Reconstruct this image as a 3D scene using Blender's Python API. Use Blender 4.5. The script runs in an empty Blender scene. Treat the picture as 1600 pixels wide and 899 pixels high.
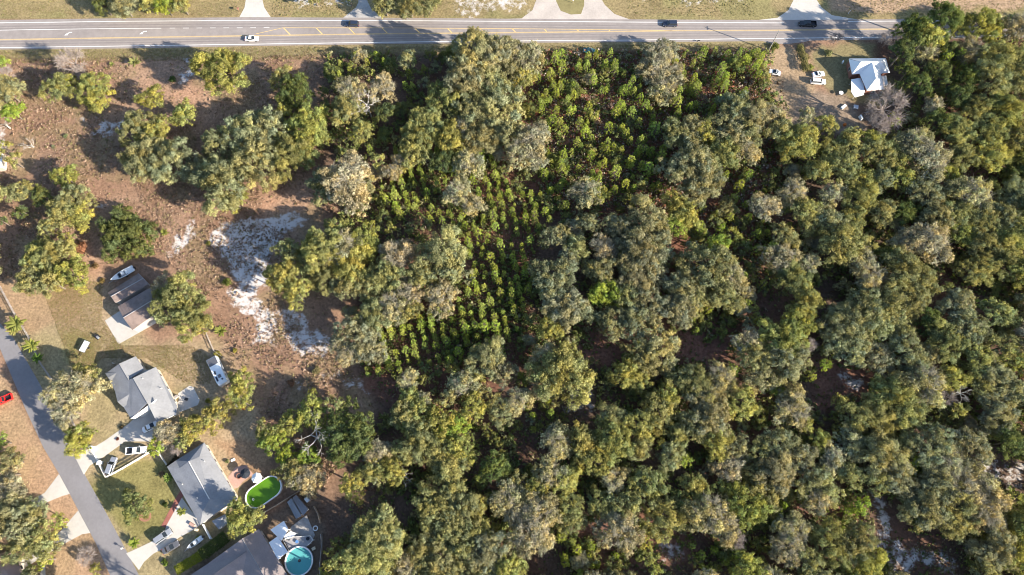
import bpy, bmesh, math, random
import numpy as np
from mathutils import Vector, Matrix
R_ = math.radians
sc = bpy.context.scene
col = sc.collection
random.seed(7)
rng = np.random.default_rng(7)

# ------------------------------------------------------------------ camera, light, exposure
CAM_H, TILT, FPX = 200.0, R_(18.5), 1600*24/36
cam_d = bpy.data.cameras.new("camera"); cam = bpy.data.objects.new("camera", cam_d); col.objects.link(cam)
cam.location = (0, 0, CAM_H); cam.rotation_euler = (TILT, 0, 0)
cam_d.lens = 24; cam_d.sensor_width = 36; cam_d.clip_end = 12000; cam_d.clip_start = 1
sc.camera = cam
SUN_AZ = math.atan2(0.906, -0.423)          # clockwise from +Y
SUN_EL = R_(23)
w = bpy.data.worlds.new("World"); sc.world = w; w.use_nodes = True
nt = w.node_tree; bg = nt.nodes["Background"]
sky = nt.nodes.new("ShaderNodeTexSky"); sky.sky_type = 'NISHITA'; sky.sun_disc = False
sky.sun_elevation = SUN_EL; sky.ozone_density = 2.5; sky.sun_rotation = SUN_AZ
nt.links.new(sky.outputs[0], bg.inputs[0]); bg.inputs[1].default_value = 0.102
sd = bpy.data.lights.new("sun", 'SUN'); sd.energy = 5.0; sd.angle = R_(0.5); sd.color = (1.0, 0.905, 0.76)
sun = bpy.data.objects.new("sun", sd); col.objects.link(sun)
sdir = Vector((math.sin(SUN_AZ)*math.cos(SUN_EL), math.cos(SUN_AZ)*math.cos(SUN_EL), math.sin(SUN_EL)))
sun.rotation_euler = sdir.to_track_quat('Z', 'Y').to_euler()
sc.view_settings.view_transform = 'Standard'; sc.view_settings.look = 'None'
sc.view_settings.exposure = 1.56; sc.view_settings.gamma = 1.0
sc.cycles.filter_width = 1.0; sc.cycles.max_bounces = 5; sc.cycles.diffuse_bounces = 4; sc.cycles.transmission_bounces = 3

# ------------------------------------------------------------------ measuring
CT, ST = math.cos(TILT), math.sin(TILT)
def P(px, py, z=0.0):
    u, v = px-800, 449.5-py
    t = (CAM_H-z)/(FPX*CT-v*ST)
    return Vector((u*t, (FPX*ST+v*CT)*t, z))
def to_px(X, Y, Z=0.0):
    dz = Z-CAM_H
    d = Y*ST-dz*CT
    up = Y*CT+dz*ST
    return 800+FPX*X/d, 449.5-FPX*up/d
def mpp(px, py):                            # metres per photo pixel
    v = 449.5-py
    return CAM_H/(FPX*CT-v*ST)

# ------------------------------------------------------------------ tagging
def tag(o, label=None, cat=None, group=None, kind=None):
    if label: o['label'] = label
    if cat: o['category'] = cat
    if group: o['group'] = group
    if kind: o['kind'] = kind
    return o
def link(name, data, parent=None, loc=(0, 0, 0), rz=0.0, sc_=None):
    o = bpy.data.objects.new(name, data); col.objects.link(o)
    if parent: o.parent = parent
    o.location = loc
    if rz: o.rotation_euler = (0, 0, rz)
    if sc_ is not None: o.scale = sc_
    return o
def empty(name, loc, rz=0.0, label=None, cat=None, group=None):
    o = link(name, None, None, loc, rz); o.empty_display_size = .5
    return tag(o, label, cat, group)

# ------------------------------------------------------------------ materials
def mat(name, rgb, rough=.7, spec=.3, metal=0.0, noise=0.0, nscale=2.0, bump=0.0, coat=0.0, emit=None):
    m = bpy.data.materials.new(name); m.use_nodes = True
    n = m.node_tree.nodes; l = m.node_tree.links; b = n["Principled BSDF"]
    b.inputs['Base Color'].default_value = (*rgb, 1); b.inputs['Roughness'].default_value = rough
    b.inputs['Specular IOR Level'].default_value = spec; b.inputs['Metallic'].default_value = metal
    if coat: b.inputs['Coat Weight'].default_value = coat
    if noise > 0:
        tc = n.new("ShaderNodeTexCoord")
        a = n.new("ShaderNodeTexNoise"); a.inputs['Scale'].default_value = nscale; a.inputs['Detail'].default_value = 5; a.inputs['Roughness'].default_value = .65
        c = n.new("ShaderNodeTexNoise"); c.inputs['Scale'].default_value = nscale*.13; c.inputs['Detail'].default_value = 3
        l.new(tc.outputs['Object'], a.inputs['Vector']); l.new(tc.outputs['Object'], c.inputs['Vector'])
        ad = n.new("ShaderNodeMath"); ad.operation = 'ADD'; l.new(a.outputs[0], ad.inputs[0]); l.new(c.outputs[0], ad.inputs[1])
        mr = n.new("ShaderNodeMapRange"); mr.inputs[1].default_value = .6; mr.inputs[2].default_value = 1.4
        mr.inputs[3].default_value = 1-noise; mr.inputs[4].default_value = 1+noise
        l.new(ad.outputs[0], mr.inputs[0])
        mx = n.new("ShaderNodeVectorMath"); mx.operation = 'SCALE'; mx.inputs[0].default_value = rgb
        l.new(mr.outputs[0], mx.inputs['Scale']); l.new(mx.outputs[0], b.inputs['Base Color'])
        if bump:
            bp = n.new("ShaderNodeBump"); bp.inputs['Strength'].default_value = bump; bp.inputs['Distance'].default_value = .05
            l.new(a.outputs[0], bp.inputs['Height']); l.new(bp.outputs[0], b.inputs['Normal'])
    return m
def foliage_mat(name, trans=.28, use_obj=True):
    m = bpy.data.materials.new(name); m.use_nodes = True
    n = m.node_tree.nodes; l = m.node_tree.links; n.remove(n["Principled BSDF"])
    out = n["Material Output"]
    at = n.new("ShaderNodeAttribute"); at.attribute_name = "tint"
    mul = n.new("ShaderNodeVectorMath"); mul.operation = 'MULTIPLY'
    l.new(at.outputs['Color'], mul.inputs[0])
    if use_obj:
        oi = n.new("ShaderNodeObjectInfo"); l.new(oi.outputs['Color'], mul.inputs[1])
    else:
        mul.inputs[1].default_value = (1, 1, 1)
    d = n.new("ShaderNodeBsdfDiffuse"); t = n.new("ShaderNodeBsdfTranslucent"); mx = n.new("ShaderNodeMixShader")
    mx.inputs[0].default_value = trans
    tm = n.new("ShaderNodeVectorMath"); tm.operation = 'MULTIPLY'; tm.inputs[1].default_value = (1.15, 1.25, .7)
    l.new(mul.outputs[0], d.inputs[0]); l.new(mul.outputs[0], tm.inputs[0]); l.new(tm.outputs[0], t.inputs[0])
    l.new(d.outputs[0], mx.inputs[1]); l.new(t.outputs[0], mx.inputs[2]); l.new(mx.outputs[0], out.inputs[0])
    return m
M = dict(
    leaf=foliage_mat("leaf", .36), scrub=foliage_mat("scrub", .15, False),
    bark=mat("bark", (.16, .13, .105), .9, .1, noise=.35, nscale=3),
    twig=mat("twig", (.33, .30, .22), .9, .1, noise=.25, nscale=1.5),
    paleb=mat("pale_bark", (.42, .39, .35), .85, .1, noise=.2, nscale=2),
    asphalt=mat("asphalt", (.255, .225, .21), .9, .2, noise=.2, nscale=.5, bump=.2),
    street=mat("street_asphalt", (.20, .19, .195), .9, .2, noise=.14, nscale=1.2, bump=.2),
    track=mat("worn_track", (.215, .19, .18), .9, .2, noise=.15, nscale=.6),
    white=mat("white_paint", (.72, .71, .68), .7, .2, noise=.15, nscale=3),
    yellow=mat("yellow_paint", (.62, .43, .17), .7, .2, noise=.2, nscale=2),
    concrete=mat("concrete", (.46, .43, .39), .85, .2, noise=.14, nscale=.8, bump=.15),
    oldconc=mat("old_concrete", (.36, .34, .32), .9, .2, noise=.3, nscale=1.0, bump=.2),
    gravel=mat("lime_gravel", (.42, .37, .33), .95, .1, noise=.2, nscale=1.5, bump=.3),
    shingle=mat("shingle_grey_shade", (.20, .207, .225), .9, .2, noise=.22, nscale=3.0, bump=.4),  # darker grey; on the houses it paints in the dimness of planes turned from the sun
    shingle_lit=mat("shingle_pale_lit", (.235, .235, .24), .9, .2, noise=.2, nscale=2.2, bump=.4),  # paler copy of the grey shingles with the sunlit tone painted in
    shingle3=mat("shingle_brown", (.23, .195, .19), .9, .2, noise=.18, nscale=3.0, bump=.4),
    rust=mat("rusty_metal_roof", (.20, .15, .13), .65, .4, noise=.45, nscale=.8),
    metalroof=mat("white_metal_roof", (.76, .77, .78), .45, .5, noise=.05, nscale=.5),
    trim=mat("trim", (.68, .65, .6), .6, .3),
    wall=mat("stucco_wall", (.48, .43, .36), .9, .2, noise=.08, nscale=2),
    brick=mat("brick_wall", (.24, .115, .085), .9, .2, noise=.2, nscale=4),
    wood=mat("weathered_wood", (.38, .29, .21), .85, .2, noise=.3, nscale=2),
    fence=mat("cream_fence", (.62, .57, .50), .8, .2, noise=.15, nscale=2),
    greywood=mat("grey_wood", (.33, .30, .28), .85, .2, noise=.3, nscale=2),
    glass=mat("car_glass", (.02, .025, .03), .08, .6),
    pane=mat("window_glass", (.04, .05, .06), .1, .6),
    tyre=mat("tyre", (.02, .02, .02), .8, .2), rim=mat("rim", (.5, .5, .5), .35, .5, .8),
    carwhite=mat("paint_white", (.78, .78, .77), .3, .5, coat=.5), carsilver=mat("paint_silver", (.42, .43, .45), .3, .5, .5, coat=.5),
    carblack=mat("paint_black", (.015, .016, .02), .25, .5, coat=.6), carred=mat("paint_red", (.55, .02, .02), .3, .5, coat=.5),
    cardark=mat("paint_dark_blue", (.02, .028, .05), .25, .5, coat=.6), cargrey=mat("paint_grey", (.14, .14, .15), .3, .5, .4, coat=.5),
    carteal=mat("paint_teal", (.03, .13, .15), .4, .4), cream=mat("paint_cream", (.62, .52, .36), .4, .4),
    lampred=mat("tail_lens", (.35, .01, .01), .3, .5), lampclear=mat("head_lens", (.7, .72, .75), .15, .6),
    poolblue=mat("pool_water", (.10, .36, .36), .2, .3, noise=.07, nscale=.6), poolgreen=mat("algae_water", (.085, .20, .01), .25, .4, noise=.35, nscale=.35),
    vinyl=mat("white_vinyl", (.78, .78, .76), .5, .4), dark=mat("dark_canvas", (.03, .035, .045), .8, .2),
    black=mat("black_metal", (.025, .025, .03), .5, .4), orange=mat("orange_plastic", (.6, .16, .03), .6, .3),
    paver=mat("pink_pavers", (.42, .27, .22), .9, .2, noise=.25, nscale=2.5), redwalk=mat("red_walk", (.28, .11, .085), .9, .2, noise=.25, nscale=3),
    pinktwig=mat("pink_twig", (.30, .25, .22), .9, .1, noise=.25, nscale=1.5),
    mulch=mat("mulch", (.30, .15, .10), .95, .1, noise=.35, nscale=2.5), blue=mat("blue_tarp", (.10, .22, .45), .6, .3),
    deck=mat("deck_board", (.36, .35, .36), .8, .2, noise=.2, nscale=2), straw=mat("dry_frond", (.42, .33, .2), .9, .1),
    hullw=mat("gelcoat", (.74, .76, .76), .3, .5), grey=mat("galvanised", (.36, .37, .38), .5, .4, .5),
)

# ------------------------------------------------------------------ mesh helpers
def mesh_from(name, verts, faces, m=None, smooth=False):
    me = bpy.data.meshes.new(name); me.from_pydata([tuple(v) for v in verts], [], faces); me.update()
    if m: me.materials.append(m)
    if smooth: me.polygons.foreach_set('use_smooth', [True]*len(me.polygons))
    return me
class MB:
    def __init__(s): s.v = []; s.f = []
    def add(s, verts, faces):
        k = len(s.v); s.v += [tuple(v) for v in verts]; s.f += [tuple(i+k for i in f) for f in faces]; return s
    def box(s, c, d, rz=0.0, top=(1, 1)):
        cx, cy, cz = c; hx, hy, hz = d[0]/2, d[1]/2, d[2]/2; co, si = math.cos(rz), math.sin(rz); vs = []
        for z in (-1, 1):
            for x, y in ((-1, -1), (1, -1), (1, 1), (-1, 1)):
                kx = hx*(top[0] if z > 0 else 1); ky = hy*(top[1] if z > 0 else 1)
                vs.append((cx+x*kx*co-y*ky*si, cy+x*kx*si+y*ky*co, cz+z*hz))
        return s.add(vs, [(3, 2, 1, 0), (4, 5, 6, 7), (0, 1, 5, 4), (1, 2, 6, 5), (2, 3, 7, 6), (3, 0, 4, 7)])
    def prism(s, poly, z0, z1, inset=0.0):
        n = len(poly); c = (sum(p[0] for p in poly)/n, sum(p[1] for p in poly)/n)
        vs = [(p[0], p[1], z0) for p in poly]+[(p[0]+(c[0]-p[0])*inset, p[1]+(c[1]-p[1])*inset, z1) for p in poly]
        return s.add(vs, [tuple(range(n))[::-1], tuple(range(n, 2*n))]+[(i, (i+1) % n, n+(i+1) % n, n+i) for i in range(n)])
    def loft(s, rings, cap=True):
        n = len(rings[0]); vs = [p for r in rings for p in r]; fs = []
        for i in range(len(rings)-1):
            for j in range(n): fs.append((i*n+j, i*n+(j+1) % n, (i+1)*n+(j+1) % n, (i+1)*n+j))
        if cap: fs.append(tuple(range(n))[::-1]); fs.append(tuple(range((len(rings)-1)*n, len(rings)*n)))
        return s.add(vs, fs)
    def tube(s, pts, rad, n=6):
        rings = []
        for i, p in enumerate(pts):
            p = Vector(p); a = Vector(pts[max(i-1, 0)]); b = Vector(pts[min(i+1, len(pts)-1)])
            t = (b-a).normalized(); q = t.to_track_quat('Z', 'Y'); r = rad[i] if hasattr(rad, '__len__') else rad
            rings.append([p+q@Vector((r*math.cos(2*math.pi*k/n), r*math.sin(2*math.pi*k/n), 0)) for k in range(n)])
        return s.loft(rings)
    def disc(s, c, r, n=16, z1=None):
        poly = [(c[0]+r*math.cos(2*math.pi*k/n), c[1]+r*math.sin(2*math.pi*k/n)) for k in range(n)]
        return s.prism(poly, c[2], z1 if z1 is not None else c[2]+.05)
    def build(s, name, m, parent=None, loc=(0, 0, 0), rz=0.0, smooth=False):
        return link(name, mesh_from(name, s.v, s.f, m, smooth), parent, loc, rz)
def sheet(name, poly_px, m, z, parent=None, thick=.05):
    poly = [P(x, y, z) for x, y in poly_px]
    a = sum(poly[i][0]*poly[(i+1) % len(poly)][1]-poly[(i+1) % len(poly)][0]*poly[i][1] for i in range(len(poly)))
    if a < 0: poly = poly[::-1]
    # triangulated by bmesh so concave outlines work
    b = bmesh.new(); f = b.faces.new([b.verts.new(p) for p in poly])
    ex = bmesh.ops.extrude_face_region(b, geom=[f])
    for v in ex['geom']:
        if isinstance(v, bmesh.types.BMVert): v.co.z -= thick
    bmesh.ops.recalc_face_normals(b, faces=b.faces[:]); bmesh.ops.triangulate(b, faces=[q for q in b.faces if len(q.verts) > 4])
    me = bpy.data.meshes.new(name); b.to_mesh(me); b.free(); me.materials.append(m)
    return link(name, me, parent)
def ribbon(pts, wd):                        # world polyline -> left/right offsets
    L, Rr = [], []
    for i, p in enumerate(pts):
        a = pts[max(i-1, 0)]; b = pts[min(i+1, len(pts)-1)]; t = (b-a); t.z = 0; t.normalize(); nn = Vector((-t.y, t.x, 0))
        L.append(p+nn*wd/2); Rr.append(p-nn*wd/2)
    return L, Rr
def strip_obj(name, pts, wd, m, parent=None):
    L, Rr = ribbon(pts, wd); n = len(pts)
    return link(name, mesh_from(name, L+Rr, [(i, n+i, n+i+1, i+1) for i in range(n-1)], m), parent)
def copy_tree(o, parent=None):
    c = o.copy(); col.objects.link(c); c.parent = parent
    for ch in list(o.children): copy_tree(ch, c)
    return c
# ------------------------------------------------------------------ noise in numpy
def vnoise(x, y, seed):
    r = np.random.default_rng(seed); T = r.random((256, 256))
    xi = np.floor(x).astype(int); yi = np.floor(y).astype(int); fx = x-xi; fy = y-yi
    fx = fx*fx*(3-2*fx); fy = fy*fy*(3-2*fy)
    a = T[xi % 256, yi % 256]; b = T[(xi+1) % 256, yi % 256]; c = T[xi % 256, (yi+1) % 256]; d = T[(xi+1) % 256, (yi+1) % 256]
    return (a*(1-fx)+b*fx)*(1-fy)+(c*(1-fx)+d*fx)*fy
def fbm(x, y, s, seed, o=4):
    t = 0; a = .5
    for k in range(o): t = t+a*vnoise(x/s*2**k+17*k, y/s*2**k+31*k, seed+k); a *= .5
    return t/(1-.5**o)
def poly_sd(px, py, poly):                  # signed distance in pixels, inside positive
    poly = np.array(poly, float); n = len(poly); ins = np.zeros(px.shape, bool); d2 = np.full(px.shape, 1e18)
    for i in range(n):
        ax, ay = poly[i]; bx, by = poly[(i+1) % n]; ex, ey = bx-ax, by-ay
        t = np.clip(((px-ax)*ex+(py-ay)*ey)/(ex*ex+ey*ey+1e-9), 0, 1)
        d2 = np.minimum(d2, (px-ax-t*ex)**2+(py-ay-t*ey)**2)
        c = ((ay > py) != (by > py)) & (px < (bx-ax)*(py-ay)/((by-ay) if by != ay else 1e-9)+ax)
        ins ^= c
    return np.where(ins, 1, -1)*np.sqrt(d2)
def inpoly(x, y, poly):
    c = False; n = len(poly)
    for i in range(n):
        x1, y1 = poly[i]; x2, y2 = poly[(i+1) % n]
        if (y1 > y) != (y2 > y) and x < (x2-x1)*(y-y1)/(y2-y1)+x1: c = not c
    return c

# ------------------------------------------------------------------ the ground, one sheet out to the horizon
def axis(a, b, st):
    core = np.arange(a, b+.01, st); out = []; q = st; v = b
    while v < 5500: q *= 1.35; v += q; out.append(v-b)
    out = np.array(out); return np.concatenate([a-out[::-1], core, b+out])
gx = axis(-205, 205, .85); gy = axis(-40, 205, .85)
GX, GY = np.meshgrid(gx, gy); gxf, gyf = GX.ravel(), GY.ravel()
PX, PY = to_px(gxf, np.clip(gyf, -400, 420))
PX = np.clip(PX, -3000, 4600); PY = np.clip(PY, -1500, 3000)
wx = PX+(fbm(gxf, gyf, 7, 11)-.5)*34; wy = PY+(fbm(gxf, gyf, 7, 23)-.5)*34
base = np.zeros((len(gxf), 3)); base[:] = (.25, .155, .102)
n1 = fbm(gxf, gyf, 14, 5); n2 = fbm(gxf, gyf, 4, 8); n3 = fbm(gxf, gyf, 1.7, 9)
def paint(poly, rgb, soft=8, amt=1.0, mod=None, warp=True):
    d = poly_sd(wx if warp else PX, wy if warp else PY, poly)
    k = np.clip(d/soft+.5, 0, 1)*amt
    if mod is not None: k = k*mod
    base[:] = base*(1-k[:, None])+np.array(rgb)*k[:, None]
def clampn(n, a, b): return np.clip((n-a)/(b-a), 0, 1)
base[:] = base*(1-.4*clampn(n1, .5, .65)[:, None])+np.array((.21, .12, .08))*.4*clampn(n1, .5, .65)[:, None]
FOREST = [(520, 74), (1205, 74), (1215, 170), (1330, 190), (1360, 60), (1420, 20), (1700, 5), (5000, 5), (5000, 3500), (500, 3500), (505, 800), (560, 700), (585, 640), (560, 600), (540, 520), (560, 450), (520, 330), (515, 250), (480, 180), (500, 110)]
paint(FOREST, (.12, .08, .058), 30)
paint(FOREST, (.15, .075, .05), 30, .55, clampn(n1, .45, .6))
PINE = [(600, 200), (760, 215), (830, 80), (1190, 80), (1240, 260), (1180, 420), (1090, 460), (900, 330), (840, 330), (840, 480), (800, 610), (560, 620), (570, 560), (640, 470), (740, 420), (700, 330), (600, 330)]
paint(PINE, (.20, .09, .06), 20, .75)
for q in ([(880, 500), (1120, 500), (1180, 570), (1000, 575), (880, 560)], [(1250, 560), (1360, 570), (1370, 640), (1270, 640)], [(1220, 755), (1370, 770), (1340, 850), (1230, 800)], [(900, 820), (1060, 800), (1100, 880), (920, 899)]):
    paint(q, (.23, .115, .08), 16, .8)
paint([(700, 520), (815, 520), (790, 620), (600, 640), (600, 560)], (.14, .075, .055), 20, .7)
# verges and yards
paint([(-900, -400), (2600, -400), (2600, 24), (1300, 33), (800, 33), (400, 30), (-900, 30)], (.215, .185, .085), 5, 1, None, False)
paint([(-900, -400), (2600, -400), (2600, 30), (-900, 30)], (.25, .19, .10), 8, .8, clampn(n1, .45, .55))
paint([(1290, -80), (1700, -200), (1700, 12), (1300, 16)], (.33, .23, .15), 8)
paint([(-500, 70), (500, 70), (800, 62), (1210, 62), (1210, 76), (800, 82), (520, 84), (400, 92), (-500, 92)], (.225, .185, .095), 6, .9, None, False)
LAWN = [(0, 440), (60, 430), (150, 430), (180, 470), (240, 540), (330, 520), (360, 560), (400, 640), (420, 720), (370, 745), (400, 830), (330, 910), (200, 940), (180, 860), (150, 790), (110, 720), (70, 640), (20, 520)]
paint(LAWN, (.32, .235, .145), 26)
paint(LAWN, (.235, .20, .10), 16, .65, clampn(n1, .44, .58))
paint([(95, 520), (160, 530), (150, 585), (100, 570)], (.20, .18, .065), 16, .8)
for q in ([(135, 745), (190, 740), (262, 715), (285, 800), (255, 830), (205, 850), (165, 800)],): paint(q, (.185, .165, .06), 12, .9)
paint([(255, 905), (330, 870), (500, 760), (515, 899), (500, 1000), (260, 960)], (.17, .12, .085), 12)
paint([(340, 690), (420, 690), (425, 740), (380, 745)], (.30, .19, .11), 10)
paint([(-400, 560), (-10, 560), (45, 660), (130, 790), (210, 940), (200, 1300), (-400, 1300)], (.33, .215, .135), 8, 1, None, False)
paint([(-400, 560), (-10, 560), (45, 660), (130, 790), (210, 940), (200, 1300), (-400, 1300)], (.30, .21, .12), 16, .7, clampn(n1, .5, .6))
paint([(1190, 72), (1260, 72), (1275, 110), (1270, 165), (1310, 195), (1240, 200), (1205, 150)], (.30, .215, .135), 9)
paint([(1265, 68), (1370, 68), (1380, 120), (1420, 150), (1350, 160), (1290, 140)], (.20, .165, .085), 9)
paint([(1240, 145), (1330, 150), (1360, 210), (1240, 200)], (.24, .18, .13), 9)
paint([(0, 200), (20, 230), (40, 262), (0, 275), (-300, 270), (-300, 200)], (.36, .25, .17), 9)
paint([(-10, 440), (60, 430), (150, 430), (120, 500), (60, 520), (10, 500)], (.30, .20, .12), 14, .8)
for q in ([(95, 380), (165, 385), (150, 440), (110, 430)], [(225, 345), (262, 350), (250, 400), (200, 410)], [(500, 290), (540, 320), (480, 330), (390, 325), (420, 300)], [(150, 130), (330, 130), (330, 160), (250, 170)]):
    paint(q, (.36, .215, .14), 12, .7)
n4 = fbm(gxf, gyf, 22, 41); n5 = fbm(gxf, gyf, 9, 47)
FLD = poly_sd(wx, wy, [(0, 92), (500, 86), (520, 330), (560, 600), (590, 640), (480, 790), (330, 500), (260, 400), (0, 440)])
kk_ = (np.clip(FLD/16, 0, 1)*.42*clampn(n4, .48, .6))[:, None]; base[:] = base*(1-kk_)+np.array((.35, .24, .165))*kk_
kk_ = (np.clip(FLD/16, 0, 1)*.3*clampn(n5, .55, .66))[:, None]; base[:] = base*(1-kk_)+np.array((.20, .175, .08))*kk_
k = clampn(n2, .5, .75)[:, None]*.35; base[:] = base*(1-k)+base*.62*k
base *= (.82+.36*n3)[:, None]
sand = np.zeros(len(gxf))
SAND = [([(318, 375), (352, 350), (400, 338), (465, 326), (488, 345), (475, 362), (440, 375), (425, 400), (415, 440), (395, 448), (365, 432), (345, 405)], .95),
        ([(352, 460), (378, 438), (402, 440), (420, 470), (430, 500), (425, 540), (390, 530), (392, 495), (360, 470)], .9),
        ([(262, 375), (300, 345), (300, 370), (280, 395), (262, 405)], .85), ([(282, 345), (300, 342), (298, 356)], .9),
        ([(275, 95), (298, 92), (300, 125), (280, 128)], .8), ([(95, 180), (140, 185), (205, 178), (195, 200), (150, 220), (138, 225), (150, 200)], .75),
        ([(420, 470), (465, 480), (505, 520), (520, 560), (440, 540)], .76), ([(450, 580), (475, 590), (460, 605)], .8), ([(490, 560), (560, 590), (575, 625), (530, 610)], .55),
        ([(0, 200), (20, 205), (20, 225), (0, 232)], .8), ([(150, 315), (168, 310), (172, 325), (152, 325)], .8),
        ([(340, 350), (365, 350), (430, 420), (440, 440), (400, 450), (350, 400)], .62),
        ([(880, 610), (930, 590), (935, 630), (915, 655), (880, 650)], .62), ([(1350, 765), (1385, 770), (1400, 830), (1440, 870), (1420, 905), (1385, 905), (1375, 830)], .72),
        ([(1375, 830), (1500, 870), (1500, 899), (1420, 880)], .75), ([(1500, 715), (1600, 725), (1600, 760), (1520, 750)], .62), ([(1305, 585), (1345, 585), (1355, 610), (1320, 612)], .85),
        ([(1020, 845), (1060, 850), (1065, 880), (1035, 885)], .72), ([(720, 715), (745, 720), (740, 740)], .6),
        ([(455, -30), (560, -30), (550, 6), (460, 8)], .7), ([(700, -20), (850, -20), (830, 22), (710, 26)], .64), ([(985, -30), (1150, -30), (1170, 8), (1000, 6)], .55),
        ([(250, 500), (268, 495), (275, 540), (262, 545)], .0)]
for q, a in SAND: sand = np.maximum(sand, np.clip(poly_sd(wx, wy, q)/16+.5, 0, 1)*a)
ny, nx = len(gy), len(gx)
me = bpy.data.meshes.new("ground")
idx = np.arange(nx*ny).reshape(ny, nx)
fq = np.stack([idx[:-1, :-1], idx[:-1, 1:], idx[1:, 1:], idx[1:, :-1]], -1).reshape(-1)
me.vertices.add(nx*ny); me.vertices.foreach_set('co', np.stack([gxf, gyf, np.zeros_like(gxf)], 1).astype(np.float32).ravel())
me.loops.add(len(fq)); me.loops.foreach_set('vertex_index', fq.astype(np.int32))
me.polygons.add(len(fq)//4); me.polygons.foreach_set('loop_start', np.arange(0, len(fq), 4, dtype=np.int32)); me.polygons.foreach_set('loop_total', np.full(len(fq)//4, 4, np.int32))
me.update()
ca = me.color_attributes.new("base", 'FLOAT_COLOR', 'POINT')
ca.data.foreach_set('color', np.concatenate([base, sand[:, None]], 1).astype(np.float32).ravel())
gm = bpy.data.materials.new("ground"); gm.use_nodes = True; n = gm.node_tree.nodes; l = gm.node_tree.links; b = n["Principled BSDF"]
b.inputs['Roughness'].default_value = .95; b.inputs['Specular IOR Level'].default_value = .1
at = n.new("ShaderNodeAttribute"); at.attribute_name = "base"; tc = n.new("ShaderNodeTexCoord")
def gnoise(s, d=4, r=.6):
    q = n.new("ShaderNodeTexNoise"); q.inputs['Scale'].default_value = s; q.inputs['Detail'].default_value = d; q.inputs['Roughness'].default_value = r
    l.new(tc.outputs['Object'], q.inputs['Vector']); return q
def maprange(src, a, bb, c, d):
    q = n.new("ShaderNodeMapRange"); q.inputs[1].default_value = a; q.inputs[2].default_value = bb; q.inputs[3].default_value = c; q.inputs[4].default_value = d
    l.new(src, q.inputs[0]); return q
fine = gnoise(1.3, 6, .75); mid = gnoise(.42, 7, .72)
mf = maprange(fine.outputs[0], .32, .68, .55, 1.45)
sc1 = n.new("ShaderNodeVectorMath"); sc1.operation = 'SCALE'; l.new(at.outputs['Color'], sc1.inputs[0]); l.new(mf.outputs[0], sc1.inputs['Scale'])
add = n.new("ShaderNodeMath"); add.operation = 'ADD'; l.new(at.outputs['Alpha'], add.inputs[0])
mm = maprange(mid.outputs[0], .28, .72, -.8, .62); l.new(mm.outputs[0], add.inputs[1])
st = maprange(add.outputs[0], .42, .85, 0, 1)
gate = maprange(at.outputs['Alpha'], .03, .4, 0, 1)
mg = n.new("ShaderNodeMath"); mg.operation = 'MULTIPLY'; l.new(st.outputs[0], mg.inputs[0]); l.new(gate.outputs[0], mg.inputs[1])
mixc = n.new("ShaderNodeMix"); mixc.data_type = 'RGBA'; l.new(mg.outputs[0], mixc.inputs[0]); l.new(sc1.outputs[0], mixc.inputs[6]); mixc.inputs[7].default_value = (.54, .50, .47, 1)
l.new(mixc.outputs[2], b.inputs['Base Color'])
bp = n.new("ShaderNodeBump"); bp.inputs['Strength'].default_value = .5; bp.inputs['Distance'].default_value = .12; l.new(fine.outputs[0], bp.inputs['Height']); l.new(bp.outputs[0], b.inputs['Normal'])
me.materials.append(gm)
tag(link("ground", me), kind='structure')

# ------------------------------------------------------------------ leaf clouds
def leaf_mesh(name, C, N, S, T, m, aspect=.62):
    """one small leaf-cluster face per row: centre C, normal N, size S, colour T"""
    k = len(C); N = N/(np.linalg.norm(N, axis=1, keepdims=True)+1e-9)
    r = rng.normal(size=(k, 3)); A = np.cross(N, r); A /= np.linalg.norm(A, axis=1, keepdims=True)+1e-9; B = np.cross(N, A)
    S = S[:, None]; asp = aspect*(.7+.6*rng.random((k, 1)))
    V = np.stack([C-A*S, C-B*S*asp+N*S*.18, C+A*S, C+B*S*asp-N*S*.12], 1).reshape(-1, 3)
    me = bpy.data.meshes.new(name)
    me.vertices.add(4*k); me.vertices.foreach_set('co', V.astype(np.float32).ravel())
    li = np.arange(4*k, dtype=np.int32); me.loops.add(4*k); me.loops.foreach_set('vertex_index', li)
    me.polygons.add(k); me.polygons.foreach_set('loop_start', li[::4].copy()); me.polygons.foreach_set('loop_total', np.full(k, 4, np.int32))
    me.update()
    ca = me.color_attributes.new("tint", 'FLOAT_COLOR', 'POINT')
    T4 = np.concatenate([T, np.ones((k, 1))], 1); ca.data.foreach_set('color', np.repeat(T4, 4, 0).astype(np.float32).ravel())
    me.materials.append(m); return me
def rdir(k, up=-.3):
    d = rng.normal(size=(k*3, 3)); d /= np.linalg.norm(d, axis=1, keepdims=True); d = d[d[:, 2] > up][:k]
    while len(d) < k: d = np.concatenate([d, d])[:k]
    return d
def tube_soup(name, segs, m, n=4):          # segs: (p0, p1, r0, r1)
    mb = MB()
    for p0, p1, r0, r1 in segs: mb.tube([p0, p1], [r0, r1], n)
    return mesh_from(name, mb.v, mb.f, m, True)

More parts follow.
